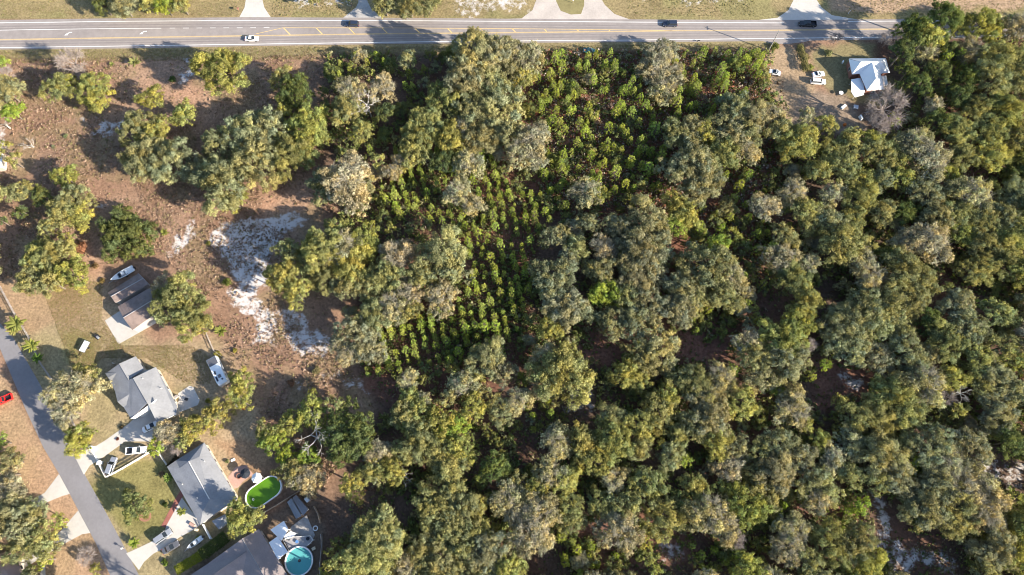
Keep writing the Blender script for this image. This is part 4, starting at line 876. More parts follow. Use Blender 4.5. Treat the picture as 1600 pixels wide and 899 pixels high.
# left edge roofs
e1 = hroot("white_shed", -6, 252, "white roofed shed cut off by the left edge above the small oaks", "shed")
roof_piece("roof", [(-30, 236, 2.8), (3, 238, 2.8), (3, 262, 2.8), (-30, 264, 2.8)], mr, e1); walls([(-30, 236), (3, 238), (3, 262), (-30, 264)], 2.7, M['wall'], e1, .2, wins=False)
e2 = hroot("pink_roofed_house", 0, 885, "pinkish tan roofed house cut off by the bottom left corner under the big oak", "house")
pk = mat("pink_shingle", (.46, .31, .25), .9, .2, noise=.12, nscale=3)
roof_piece("roof", [(-60, 880, 4.6), (-10, 869, 4.6), (12, 861, 3.6), (26, 872, 3.0), (33, 890, 3.0), (40, 930, 3.0), (-60, 960, 3.0)], pk, e2); walls([(-60, 870), (10, 864), (26, 872), (40, 930), (-60, 960)], 2.95, M['wall'], e2)

# ------------------------------------------------------------------ fences and poles
def post_rail(name, pts_px, label, m, hgt=1.2, rails=3, step=2.4, cat="fence", wdt=.14):
    pts = [P(x, y, hgt*.5) for x, y in pts_px]; ro = empty(name, (pts[0].x, pts[0].y, 0), 0, label, cat); o0 = Vector((pts[0].x, pts[0].y, 0))
    for a, b_ in zip(pts, pts[1:]):
        L = (b_-a).length; k = max(1, round(L/step)); dr = math.atan2(b_.y-a.y, b_.x-a.x)
        for i in range(k+1):
            if i == k and b_ is not pts[-1]: continue
            p = a.lerp(b_, i/k)-o0; mb = MB(); mb.box((p.x, p.y, hgt/2+.02), (.14, .14, hgt+.04), dr); mb.build("post", m, ro)
        for i in range(k):
            c = a.lerp(b_, (i+.5)/k)-o0
            for j in range(rails): mb = MB(); mb.box((c.x, c.y, hgt*(j+1)/rails-.1), (L/k-.15, wdt*.5, wdt), dr); mb.build("rail", m, ro)
    return ro
post_rail("rail_fence", [(166, 746), (190, 733), (214, 719), (237, 705)], "cream three rail fence beside the parked white truck", M['fence'], 1.45, wdt=.27)
post_rail("rail_fence", [(155, 724), (166, 746)], "short cream fence from the lower gatepost to the corner by the silver car", M['fence'], 1.45, wdt=.27)
post_rail("rail_fence", [(-40, 380), (0, 448), (22, 489), (46, 529), (62, 566), (80, 592)], "long grey rail fence with small palms along the street at left", M['greywood'], 1.3)
post_rail("rail_fence", [(104, 641), (111, 655), (119, 670)], "short grey rail fence between two shrubs by the street", M['greywood'], 1.3)
post_rail("wire_fence", [(322, 520), (334, 548), (350, 560)], "thin wire fence behind the white travel trailer", M['greywood'], 1.1, 2, 3)
post_rail("side_fence", [(243, 700), (262, 728)], "white side fence reaching the pale roofed house from above", M['fence'], 1.5, wdt=.2)
post_rail("side_fence", [(318, 820), (330, 842)], "white side fence below the pale roofed house beside the boat", M['vinyl'], 1.6, wdt=.25)
post_rail("rail_fence", [(1254, 68), (1256, 82), (1258, 96)], "low rail fence beside the clipped hedge at upper right", M['wood'], 1.1)
def privacy(pts_px, label, m, hgt=1.8):
    pts = [P(x, y, hgt) for x, y in pts_px]; ro = empty("board_fence", (pts[0].x, pts[0].y, 0), 0, label, "fence"); o0 = Vector((pts[0].x, pts[0].y, 0))
    for a, b_ in zip(pts, pts[1:]):
        L = (b_-a).length; k = max(1, round(L/2.2)); dr = math.atan2(b_.y-a.y, b_.x-a.x)
        for i in range(k):
            c = a.lerp(b_, (i+.5)/k)-o0; d = (b_-a).normalized(); mb = MB(); w_ = L/k/9
            for j in range(9): q = c+d*((j-4)*w_); mb.box((q.x, q.y, hgt/2-.02*(j % 2)), (w_*.9, .03+.01*(j % 2), hgt), dr)
            mb.build("panel", m, ro)
            mb = MB(); mb.box((c.x, c.y, hgt+.02), (L/k-.14, .12, .05), dr); mb.build("top_rail", m, ro)
        p = a-o0; mb = MB(); mb.box((p.x, p.y, hgt/2+.05), (.13, .13, hgt+.1), dr); mb.build("post", m, ro)
privacy([(408, 803), (432, 789), (455, 775), (472, 764)], "tan wooden board fence between the green oval pool and the dark shed", M['wood'])
privacy([(472, 763), (480, 774), (486, 781)], "short tan wooden fence at the upper corner of the deck yard", M['wood'])
privacy([(490, 792), (496, 803), (500, 818)], "curved tan wooden fence right of the dark shed", M['wood'])
privacy([(501, 835), (502, 855), (499, 885), (500, 915)], "dark weathered fence right of the round blue pool", M['greywood'])
def gatepost(px, py, label):
    p = P(px, py, 1.5); ro = empty("gatepost", (p.x, p.y, 0), 0, label, "gatepost"); mb = MB(); mb.box((0, 0, .75), (.9, .9, 1.5)); mb.build("pillar", M['trim'], ro)
    mb = MB(); mb.box((0, 0, 1.55), (1.15, 1.15, .12)); mb.build("cap", M['vinyl'], ro); mb = MB(); mb.tube([(0, 0, 1.6), (0, 0, 1.75), (0, 0, 2.05), (0, 0, 2.2)], [.15, .42, .42, .1], 12); mb.build("globe", M['vinyl'], ro, smooth=True)
gatepost(141, 700, "upper white gatepost with a ball on top beside the drive"); gatepost(154, 723, "lower white gatepost with a ball on top beside the silver car")
post_rail("gate", [(144, 705), (149, 713), (153, 720)], "low white gate between the two gateposts", M['vinyl'], 1.1, 2, 2.0, "gate")
p = P(1200.5, 79.5, 0); ro = empty("power_pole", (p.x, p.y, 0), 0, "tall wooden power pole on the lower verge of the highway", "power pole")
mb = MB(); mb.tube([(0, 0, 0), (0, 0, 10)], [.20, .13], 8); mb.build("pole", M['greywood'], ro); mb = MB(); mb.box((0, 0, 9.6), (.12, 1.6, .14)); mb.build("crossarm", M['greywood'], ro)
p = P(136, 899, 0)
def smallpost(name, px, py, label, cat, m1, m2, h=1.1, box=(.5, .25, .3)):
    p = P(px, py, 0); ro = empty(name, (p.x, p.y, 0), random.random(), label, cat); mb = MB(); mb.box((0, 0, h/2), (.12, .12, h)); mb.build("post", m1, ro); mb = MB(); mb.box((0, 0, h+box[2]/2), box); mb.build("box", m2, ro); return ro
smallpost("mailbox", 194, 857, "mailbox by the lower end of the street beside a yellow green bush", "mailbox", M['wood'], M['vinyl'])
smallpost("mailbox", 125, 708, "pinkish mailbox post beside the upper drive and yellow green tree", "mailbox", M['paver'], M['paver'])
smallpost("mailbox", 374, 18, "brick mailbox pillar beside the concrete drive across the highway", "mailbox", M['brick'], M['brick'], 1.3, (.7, .6, .4))
smallpost("mailbox", 895, 5, "white mailbox on the grass island across the highway", "mailbox", M['wood'], M['vinyl'], 1.4)
smallpost("road_sign", 1325, 22, "small white marker post on the far verge by the side road", "marker post", M['vinyl'], M['vinyl'], 1.1, (.4, .1, .6))
smallpost("road_marker", 1091, 65.5, "small dark marker lying by the highway verge", "marker", M['greywood'], M['black'], .6, (.9, .3, .2))
# ------------------------------------------------------------------ vehicles
def section(x, w_, z0, z1, rnd=.12):
    return [Vector((x, -w_, z0)), Vector((x, w_, z0)), Vector((x, w_*1.02, (z0+z1)*.52)), Vector((x, w_*.97, z1-rnd)), Vector((x, w_*.84, z1)), Vector((x, -w_*.84, z1)), Vector((x, -w_*.97, z1-rnd)), Vector((x, -w_*1.02, (z0+z1)*.52))]
def vehicle(kind, name, a, b_, paint, label, cat=None, group=None, L=None):
    """a = tail pixel, b_ = nose pixel"""
    A, B = P(*a, .7), P(*b_, .7); c = (A+B)/2; hd = math.atan2(B.y-A.y, B.x-A.x)
    ro = empty(name, (c.x, c.y, .04), hd, label, cat or {'pickup': 'pickup truck', 'suv': 'car', 'sedan': 'car'}[kind], group)
    L = L or dict(sedan=4.8, suv=4.9, pickup=5.8)[kind]; W = dict(sedan=.92, suv=.97, pickup=1.0)[kind]; h = L/2; Z0 = .28
    hood = dict(sedan=.92, suv=1.05, pickup=1.12)[kind]; roofz = dict(sedan=1.44, suv=1.74, pickup=1.82)[kind]
    if kind == 'pickup':
        bt = -h+2.0
        mb = MB(); mb.loft([section(x, W*k, Z0, z) for x, k, z in ((bt, 1, 1.14), (bt+.6, 1, 1.16), (h-1.5, 1, 1.15), (h-.5, .96, 1.08), (h-.08, .88, .95), (h, .8, .8))]); mb.build("body", paint, ro, smooth=False)
        bd = MB(); bd.box((-h+1.0, W-.07, .72), (2.0, .14, .86)); bd.box((-h+1.0, -W+.07, .72), (2.0, .14, .86)); bd.box((-h+.06, 0, .70), (.12, 2*W-.3, .82)); bd.box((-h+1.0, 0, .42), (1.98, 2*W-.28, .2)); bd.build("bed", paint, ro)
        bl = MB(); bl.box((-h+1.05, 0, .56), (1.8, 2*W-.32, .06)); bl.build("bed_liner", M['black'], ro)
        c0, c1 = bt+.05, h-1.55
    else:
        rear = ((-h, .8, .82), (-h+.1, .9, hood-.02), (-h+.7, .98, hood+.02)) if kind == 'suv' else ((-h, .8, .8), (-h+.12, .9, .93), (-h+.8, .98, .98))
        mb = MB(); mb.loft([section(x, W*k, Z0, z) for x, k, z in rear+((0, 1, hood+.02), (h-1.4, .99, hood), (h-.45, .94, hood-.1), (h-.08, .85, hood-.22), (h, .76, hood-.35))]); mb.build("body", paint, ro)
        c0, c1 = (-h+.12, h-1.35) if kind == 'suv' else (-h+.85, h-1.45)
    rs = .35 if kind != 'sedan' else .75; fs_ = .85 if kind != 'sedan' else 1.0; bz = hood-.02 if kind != 'pickup' else 1.12; rw = W*.76
    def q4(x, y, z): return Vector((x, y, z))
    t0, t1 = c0+rs, c1-fs_
    fr = MB()                                  # dark interior core
    fr.loft([[q4(c0+.03, -W*.86, bz), q4(c0+.03, W*.86, bz), q4(c1-.03, W*.86, bz), q4(c1-.03, -W*.86, bz)], [q4(t0, -rw*.98, roofz-.05), q4(t0, rw*.98, roofz-.05), q4(t1, rw*.98, roofz-.05), q4(t1, -rw*.98, roofz-.05)]]); fr.build("cabin", M['black'], ro)
    def pane(nm, pts, m): mb = MB(); n = Vector((pts[1]-pts[0])).cross(pts[2]-pts[1]).normalized()*.03; mb.add([p+n for p in pts]+[p-n*.2 for p in pts], [(0, 1, 2, 3), (7, 6, 5, 4), (0, 4, 5, 1), (1, 5, 6, 2), (2, 6, 7, 3), (3, 7, 4, 0)]); mb.build(nm, m, ro)
    pane("windshield", [q4(c1, -W*.8, bz), q4(c1, W*.8, bz), q4(t1, rw*.9, roofz-.04), q4(t1, -rw*.9, roofz-.04)], M['glass'])
    pane("rear_window", [q4(c0, W*.8, bz), q4(c0, -W*.8, bz), q4(t0, -rw*.9, roofz-.04), q4(t0, rw*.9, roofz-.04)], M['glass'])
    for s in (1, -1):
        pts = [q4(c0+.25, s*W*.87, bz+.02), q4(c1-.3, s*W*.87, bz+.02), q4(t1-.02, s*rw, roofz-.09), q4(t0+.05, s*rw, roofz-.09)]
        pane("side_window", pts if s < 0 else pts[::-1], M['glass'])
    rf = MB(); rf.loft([[q4(x, -rw*k, roofz-.06), q4(x, rw*k, roofz-.06), q4(x, rw*k*.93, roofz), q4(x, -rw*k*.93, roofz)] for x, k in ((t0-.08, .94), (t0+.15, 1.0), (t1-.15, 1.0), (t1+.08, .95))]); rf.build("roof", paint, ro)
    for s in (1, -1):                          # pillars
        pl = MB(); pl.tube([q4(c1, s*W*.85, bz), q4(t1, s*rw*.97, roofz-.04)], .05, 4); pl.tube([q4(c0, s*W*.85, bz), q4(t0, s*rw*.97, roofz-.04)], .06, 4); pl.tube([q4((c0+c1)/2, s*W*.87, bz), q4((t0+t1)/2, s*rw, roofz-.05)], .04, 4); pl.build("pillar", paint, ro)
        m_ = MB(); m_.box((c1-.35, s*(W+.1), bz+.08), (.14, .22, .16)); m_.build("mirror", paint, ro)
        hl = MB(); hl.box((h-.1, s*W*.62, hood-.32), (.16, .34, .14)); hl.build("headlight", M['lampclear'], ro)
        tl = MB(); tl.box((-h+.03, s*W*.72, .86), (.1, .26, .2)); tl.build("taillight", M['lampred'], ro)
        for x in (h-.95, -h+1.0):
            wm = MB(); wm.tube([(x, s*(W-.2), .33), (x, s*(W+.01), .33)], .34, 16); wo = wm.build("wheel", M['tyre'], ro)
            rm_ = MB(); rm_.tube([(x, s*(W+.005), .33), (x, s*(W+.03), .33)], .2, 10); rm_.build("rim", M['rim'], wo)
    bm_ = MB(); bm_.box((h-.02, 0, .45), (.14, W*1.6, .22)); bm_.build("bumper", M['black'] if paint != M['carwhite'] else M['cargrey'], ro)
    return ro
vehicle('suv', "dark_car", (562, 38), (538, 37.5), M['cardark'], "dark blue car on the highway above the yellow hatching")
vehicle('sedan', "white_car", (383, 60.5), (404, 60.3), M['carwhite'], "white car on the highway beside the big yellow green oak")
vehicle('suv', "dark_car", (1060, 37.5), (1034, 37.5), M['cardark'], "dark car on the highway right of the gravel drive", L=5.1)
vehicle('pickup', "dark_pickup", (1278, 37.8), (1246, 37), M['carblack'], "dark pickup truck passing the side road at upper right", L=6.0)
vehicle('sedan', "teal_car", (912, 79), (930, 79.5), M['carteal'], "teal car parked in tree shade on the lower verge of the highway", L=4.4)
vehicle('sedan', "white_car", (1270, 117), (1288, 115), M['carwhite'], "upper of two white cars parked on the dirt lot left of the white roofed house", L=4.3)
vehicle('suv', "white_car", (1267, 127), (1290, 128), M['carwhite'], "lower longer white car on the dirt lot, black roof shadow to its left", L=5.2)
vehicle('sedan', "white_car", (1219, 115), (1202, 111), M['carwhite'], "white car half under scrub at the left side of the dirt lot", L=4.2)
vehicle('sedan', "blue_white_car", (225, 672), (246, 661), M['carwhite'], "white sedan parked in shade on the drive by the grey house garage", L=4.9)
vehicle('pickup', "white_pickup", (196.5, 705.5), (229.5, 702.5), M['carwhite'], "white pickup truck parked beside the cream rail fence")
vehicle('suv', "silver_car", (169.5, 741), (178.5, 716), M['carsilver'], "silver white car parked in the fence corner by the gatepost", L=5.0)
vehicle('suv', "silver_car", (243, 846), (266, 830), M['carsilver'], "silver car parked on the lower drive beside the red walk", L=5.1)
vehicle('sedan', "grey_car", (257, 861), (276, 850), M['cargrey'], "dark grey car parked below the silver car on the lower drive", L=4.7)
vehicle('pickup', "red_pickup", (19, 619), (-12, 633), M['carred'], "red pickup truck cut off by the left edge beside the street")

# boats, each resting on its trailer
def boat(a, b_, label, L=7.0, tl="boat trailer"):
    A, B = P(*a, 1.0), P(*b_, 1.0); c = (A+B)/2; hd = math.atan2(B.y-A.y, B.x-A.x); L = (B-A).length; W = L*.165
    ro = empty("motorboat", (c.x, c.y, .75), hd, label, "boat"); h = L/2
    sec = []
    for x, k, dz in ((-h, .88, 0), (-h*.3, 1, 0), (h*.25, .92, .05), (h*.6, .66, .15), (h*.85, .32, .28), (h, .03, .36)):
        w_ = W*k; sec.append([Vector((x, 0, -.45+dz*1.3)), Vector((x, w_*.8, -.15+dz)), Vector((x, w_, .42+dz)), Vector((x, w_*.86, .45+dz)), Vector((x, w_*.8, .15+dz*.9)), Vector((x, 0, .12+dz*.9)), Vector((x, -w_*.8, .15+dz*.9)), Vector((x, -w_*.86, .45+dz)), Vector((x, -w_, .42+dz)), Vector((x, -w_*.8, -.15+dz))])
    mb = MB(); mb.loft(sec); mb.build("hull", M['hullw'], ro)
    mb = MB(); mb.box((0, 0, .2), (L*.42, W*1.3, .1)); mb.build("deck", M['grey'], ro)
    mb = MB(); mb.box((-.2, 0, .55), (.8, .75, .75)); mb.build("console", M['hullw'], ro); mb = MB(); mb.box((.28, 0, 1.0), (.06, .8, .4)); mb.build("windscreen", M['glass'], ro)
    for x in (-1.3, .9): mb = MB(); mb.box((x, 0, .42), (.5, W*1.1, .35)); mb.build("seat", M['dark' if x > 0 else 'hullw'], ro)
    mb = MB(); mb.box((-h-.25, 0, .4), (.5, .45, .8), top=(.7, .7)); mb.box((-h-.25, 0, -.3), (.15, .12, .8)); mb.build("outboard_motor", M['black'], ro)
    tr = empty("boat_trailer", (c.x, c.y, 0), hd, "low galvanised trailer under the "+tl, "trailer")
    mb = MB()
    for s in (1, -1): mb.box((0, s*W*.5, .33), (L*.9, .1, .1))
    mb.box((h+.5, 0, .33), (1.6, .1, .1)); mb.box((-.5, 0, .33), (.1, W*1.5, .1)); mb.build("frame", M['grey'], tr)
    for s in (1, -1): mb = MB(); mb.tube([(-.6, s*(W*.8), .3), (-.6, s*(W*.8+.2), .3)], .3, 12); mb.build("wheel", M['tyre'], tr)
boat((208.5, 419), (174, 438), "white motorboat with a pointed bow beside the upper rusty barn", tl="boat beside the upper barn")
boat((316, 840), (293, 857), "white motorboat on the grass between the drive and the hedge", tl="boat beside the hedge")

# travel trailer
A, B = P(330, 562, 2.6), P(344, 600, 2.6); A = P(331, 562.5, 2.6); B = P(347, 596.5, 2.6); c = (A+B)/2; hd = math.atan2(B.y-A.y, B.x-A.x); L = (B-A).length+1.2
rv = empty("travel_trailer", (c.x, c.y, 0), hd, "white box travel trailer parked at the edge of the brown field", "travel trailer")
mb = MB(); mb.loft([[Vector((x, -1.5*k, .5)), Vector((x, 1.5*k, .5)), Vector((x, 1.5*k, z-.15)), Vector((x, 1.38*k, z)), Vector((x, -1.38*k, z)), Vector((x, -1.5*k, z-.15))] for x, k, z in ((-L/2, .98, 2.8), (-L/2+.2, 1, 2.9), (L/2-.9, 1, 2.9), (L/2, .94, 2.3))]); mb.build("body", M['hullw'], rv)
mb = MB(); mb.box((-L/2+1.35, 0, 2.93), (2.3, 2.7, .05)); mb.build("roof_panel", M['cargrey'], rv)
mb = MB(); mb.box((L/2-2.4, .1, 3.05), (1.0, .9, .3), top=(.85, .85)); mb.build("air_conditioner", M['cargrey'], rv)
for x, y in ((L/2-1.2, .5), (.2, -.6), (L/2-3.6, -.7)): mb = MB(); mb.box((x, y, 2.97), (.45, .45, .14)); mb.build("roof_vent", M['black'], rv)
mb = MB(); mb.box((L/2-1.9, -.9, 3.0), (1.5, .5, .06)); mb.build("solar_panel", M['cardark'], rv)
mb = MB(); mb.box((0.4, 1.52, 1.45), (.7, .05, 1.8)); mb.build("door", M['cargrey'], rv)
for x in (-2, 2): mb = MB(); mb.box((x, 1.52, 1.8), (.9, .05, .6)); mb.build("window", M['pane'], rv)
for s in (1, -1):
    for x in (-.5, .5): mb = MB(); mb.tube([(x, s*1.25, .35), (x, s*1.48, .35)], .34, 12); mb.build("wheel", M['tyre'], rv)
mb = MB(); mb.box((L/2+.7, 0, .45), (1.6, .12, .12)); mb.tube([(L/2+.5, 0, .5), (L/2+.5, 0, 1.0)], .18, 8); mb.build("tow_hitch", M['black'], rv)
# second small pale box of the trailer's tow side
# utility trailer, ramp and mower on the lawn
A, B = P(128, 551, .6), P(138, 533, .6); c = (A+B)/2; hd = math.atan2(B.y-A.y, B.x-A.x)
ut = empty("utility_trailer", (c.x, c.y, 0), hd, "white topped cargo trailer with black rails standing on the lawn", "trailer")
mb = MB(); mb.box((0, 0, .95), (3.3, 1.5, .5)); mb.build("cargo_box", M['hullw'], ut); mb = MB(); mb.box((0, 0, .62), (3.5, 1.7, .12)); mb.build("floor", M['black'], ut)
mb = MB()
for s in (1, -1): mb.tube([(-1.75, s*.95, .65), (-1.75, s*.95, 1.15), (1.75, s*.95, 1.15), (1.75, s*.95, .65)], .04, 5)
mb.build("side_rail", M['black'], ut)
for s in (1, -1): mb = MB(); mb.tube([(0, s*.9, .33), (0, s*1.1, .33)], .33, 12); mb.build("wheel", M['tyre'], ut)
mb = MB(); mb.box((-2.4, 0, .45), (1.4, .1, .1)); mb.build("drawbar", M['black'], ut)
mb = MB(); mb.tube([(1.75, .9, 1.15), (1.75, 1.5, 1.0), (-1.5, 1.6, .9)], .03, 4); mb.build("ramp_rail", M['black'], ut)
A, B = P(148, 523, .4), P(156, 530, .4); c = (A+B)/2; hd = math.atan2(B.y-A.y, B.x-A.x)
rm = empty("riding_mower", (c.x, c.y, 0), hd, "small grey riding mower with its black seat on the lawn left of the white slab", "mower")
mb = MB(); mb.box((.35, 0, .62), (1.0, .6, .45), top=(.85, .8)); mb.build("hood", M['grey'], rm); mb = MB(); mb.box((-.1, 0, .3), (1.3, 1.2, .14)); mb.build("deck", M['black'], rm)
mb = MB(); mb.box((-.45, 0, .62), (.45, .5, .12)); mb.box((-.65, 0, .85), (.1, .5, .4)); mb.build("seat", M['black'], rm); mb = MB(); mb.tube([(-.05, 0, .7), (-.12, 0, 1.0)], .03, 6); mb.disc((-.13, 0, 1.0), .2, 12, 1.03); mb.build("steering_wheel", M['black'], rm)
for x, r_ in ((.6, .22), (-.5, .32)):
    for s in (1, -1): mb = MB(); mb.tube([(x, s*.4, r_), (x, s*.62, r_)], r_, 12); mb.build("wheel", M['tyre'], rm)

# ------------------------------------------------------------------ pools, gazebo, umbrella, deck
def ring_pool(name, poly, hgt, water, label, m_wall, lip=.28):
    c = sum((Vector((x, y, 0)) for x, y in poly), Vector())/len(poly); ro = empty(name, (c.x, c.y, 0), 0, label, "pool")
    pl = [(x-c.x, y-c.y) for x, y in poly]; n = len(pl); mb = MB(); vs = []
    for z, k in ((0, 1), (hgt, 1)): vs += [(x*k, y*k, z) for x, y in pl]
    mb.add(vs, [(i, (i+1) % n, n+(i+1) % n, n+i) for i in range(n)]); mb.build("wall", m_wall, ro)
    def off(d): 
        out = []
        for x, y in pl: r = math.hypot(x, y); out.append((x*(1-d/r), y*(1-d/r)))
        return out
    o, i_ = off(-.08), off(lip); vs = [(x, y, hgt+.03) for x, y in o]+[(x, y, hgt+.03) for x, y in i_]+[(x, y, hgt-.3) for x, y in i_]+[(x, y, hgt-.05) for x, y in o]
    mb = MB(); mb.add(vs, [(j, (j+1) % n, n+(j+1) % n, n+j) for j in range(n)]+[(n+j, n+(j+1) % n, 2*n+(j+1) % n, 2*n+j) for j in range(n)]+[(3*n+j, 3*n+(j+1) % n, (j+1) % n, j) for j in range(n)]); mb.build("rim", M['vinyl'], ro)
    mb = MB(); mb.prism(off(.15), .1, hgt-.18); mb.build("water", water, ro); return ro, c
c0 = P(467, 877, 1.2); rr = 3.75
ro, c = ring_pool("round_pool", [(c0.x+rr*math.cos(k*math.pi/20), c0.y+rr*math.sin(k*math.pi/20)) for k in range(40)], 1.25, M['poolblue'], "round above ground pool with turquoise water beside the wooden deck", M['grey'])
mb = MB(); mb.disc((.1, .1, 1.08), .42, 9, 1.12); mb.build("pool_cleaner", M['dark'], ro)
A, B = P(400, 777, 1.2), P(423, 761, 1.2); d = (B-A).normalized(); nn = Vector((-d.y, d.x, 0)); c1_ = A; c2_ = B; rr = 3.0; hd = math.atan2(d.y, d.x)
poly = [(B.x+rr*math.cos(hd-math.pi/2+k*math.pi/12), B.y+rr*math.sin(hd-math.pi/2+k*math.pi/12)) for k in range(13)]+[(A.x+rr*math.cos(hd+math.pi/2+k*math.pi/12), A.y+rr*math.sin(hd+math.pi/2+k*math.pi/12)) for k in range(13)]
ring_pool("oval_pool", poly, 1.2, M['poolgreen'], "oval above ground pool full of bright green algae water", M['vinyl'])
def octo(name, px, py, z, r, label, cat, m, rise, leg, n=8):
    p = P(px, py, z); ro = empty(name, (p.x, p.y, 0), .2, label, cat); mb = MB()
    ring = [(r*math.cos(2*math.pi*k/n), r*math.sin(2*math.pi*k/n), z) for k in range(n)]
    for k in range(n):
        mb = MB(); a, b_ = Vector(ring[k]), Vector(ring[(k+1) % n]); t = Vector((0, 0, z+rise)); dn = Vector((0, 0, -.06)); mb.add([a, b_, t, a+dn, b_+dn, t+dn], [(0, 1, 2), (5, 4, 3), (0, 3, 4, 1), (1, 4, 5, 2), (2, 5, 3, 0)]); mb.build("roof_panel" if leg else "canopy_panel", m, ro)
    for k in range(0, n, 1): mb = MB(); mb.tube([Vector(ring[k])+Vector((0, 0, .03)), Vector((0, 0, z+rise+.03))], .035, 4); mb.build("rib", m, ro)
    if leg:
        for k in range(0, n, 2): mb = MB(); x, y, _ = ring[k]; mb.box((x*.93, y*.93, z/2), (.09, .09, z-.05)); mb.build("post", M['vinyl'], ro)
        mb = MB(); mb.disc((0, 0, z+rise), .22, 8, z+rise+.2); mb.build("finial", m, ro)
    else: mb = MB(); mb.tube([(0, 0, 0), (0, 0, z+rise)], .04, 6); mb.build("pole", M['black'], ro)
    return ro
for lx, ly, lz in ((449, 866, 1.3), (396, 781, 1.25)):
    p = P(lx, ly, lz); ld = empty("pool_ladder", (p.x, p.y, 0), .6, "white ladder on the left rim of the "+("round blue pool" if lx == 449 else "green oval pool"), "ladder")
    for s_ in (.25, -.25): mb = MB(); mb.tube([(-.5, s_, 0), (-.1, s_, 1.7), (.25, s_, 1.7), (.3, s_, .6)], .035, 5); mb.build("rail", M['vinyl'], ld)
    for k in range(4): mb = MB(); mb.box((-.42+k*.09, 0, .3+k*.35), (.12, .5, .04)); mb.build("rung", M['vinyl'], ld)
octo("gazebo", 401, 747, 2.3, 1.5, "white eight sided gazebo at the head of the green oval pool", "gazebo", M['vinyl'], .7, True)
octo("patio_umbrella", 383, 740, 2.2, 1.45, "black eight sided patio umbrella on the pink paver patio", "umbrella", M['dark'], .5, False)
p = P(373.5, 744, .3); fp = empty("fire_pit", (p.x, p.y, 0), 0, "round stone fire pit beside the black umbrella", "fire pit")
for k in range(12): a = k*math.pi/6; mb = MB(); mb.box((.72*math.cos(a), .72*math.sin(a), .22), (.2, .34, .42), a); mb.build("stone", M['brick'], fp)
mb = MB(); mb.disc((0, 0, .04), .6, 12, .2); mb.build("ash", M['dark'], fp)
# deck
dp = [D1(155, 545), D1(250, 512), D1(430, 500), D1(455, 545), D1(400, 600), D1(330, 625), D1(215, 650)]
pts = [P(x, y, .9) for x, y in dp]; dk = empty("wooden_deck", (0, 0, 0), 0, "grey wooden deck with a railing on the upper side of the round blue pool", "deck")
b0, b1 = P(*D1(155, 545), .9), P(*D1(430, 500), .9); d = (b1-b0).normalized(); nn = Vector((-d.y, d.x, 0))
W2 = [(p.x, p.y) for p in pts]; us = [(Vector((x, y, 0))-b0).dot(nn) for x, y in W2]; k = min(us)
while k < max(us):                          # one board per course, clipped to the deck outline
    q = b0+nn*(k+.14); ts = [];
    for i in range(len(W2)):
        x1, y1 = W2[i]; x2, y2 = W2[(i+1) % len(W2)]; s1_ = (Vector((x1, y1, 0))-q).dot(nn); s2_ = (Vector((x2, y2, 0))-q).dot(nn)
        if (s1_ > 0) != (s2_ > 0): f = s1_/(s1_-s2_); ts.append((Vector((x1+(x2-x1)*f, y1+(y2-y1)*f, 0))-Vector((q.x, q.y, 0))).dot(d))
    if len(ts) >= 2:
        t0, t1 = min(ts), max(ts); m_ = q+d*(t0+t1)/2; mb = MB(); mb.box((m_.x, m_.y, .88+random.uniform(-.006, .006)), (t1-t0, .26, .05), math.atan2(d.y, d.x)); mb.build("board", M['deck'], dk)
    k += .29
for a_, b_ in list(zip(pts, pts[1:]+pts[:1]))[:4]:
    L = (b_-a_).length; dr = math.atan2(b_.y-a_.y, b_.x-a_.x); c = (a_+b_)/2; mb = MB(); mb.box((c.x, c.y, 1.85), (L-.1, .12, .07), dr); mb.build("handrail", M['trim'], dk)
    for i in range(int(L/1.2)+1): p = a_.lerp(b_, min(1, i*1.2/L)); mb = MB(); mb.box((p.x, p.y, .9), (.09, .09, 1.8), dr); mb.build("post", M['trim'], dk)
a_, b_ = pts[6], pts[0]; L = (b_-a_).length; c = (a_+b_)/2; mb = MB(); mb.box((c.x, c.y, 1.85), (L-.1, .12, .07), math.atan2(b_.y-a_.y, b_.x-a_.x)); mb.build("handrail", M['trim'], dk)
for x, y, s, m_, lb in ((285, 560, .45, 'blue', "blue plastic tub on the deck"), (395, 530, .5, 'dark', "dark round chair at the right end of the deck"), (205, 535, .4, 'cargrey', "dark planter at the left end of the deck")):
    p = P(*D1(x, y), 1.2); mb = MB(); mb.tube([(p.x, p.y, .91), (p.x, p.y, 1.35)], [s*.8, s], 10); tag(mb.build("tub", M[m_]), lb, "tub")
p = P(*D1(470, 425), .3); tr_ = MB(); tr_.tube([(p.x+.6*math.cos(a), p.y+.6*math.sin(a), .2) for a in [k*math.pi/8 for k in range(17)]], .16, 6); tag(tr_.build("tyre_ring", M['vinyl']), "white rimmed black tyre lying right of the pale patio", "tyre")
p = P(*D1(455, 630), .3); mb = MB(); mb.box((p.x, p.y, .35), (1.0, .8, .6), .5); tag(mb.build("pump_box", M['cream']), "small cream pump box beside the upper right rim of the round pool", "box")
tp = [P(*D1(x, y), 1.6) for x, y in ((150, 500), (220, 455), (280, 475), (235, 520), (165, 540))]
mb = MB(); mb.prism([(q.x, q.y) for q in tp], 1.5, 1.55); bt = mb.build("shade_sail", M['metalroof']); tag(bt, "pale blue tarp stretched between the white canopy and the deck", "tarp")
for q in (tp[0], tp[2]): mb = MB(); mb.box((q.x, q.y, .75), (.08, .08, 1.5)); mb.build("post", M['trim'], bt)
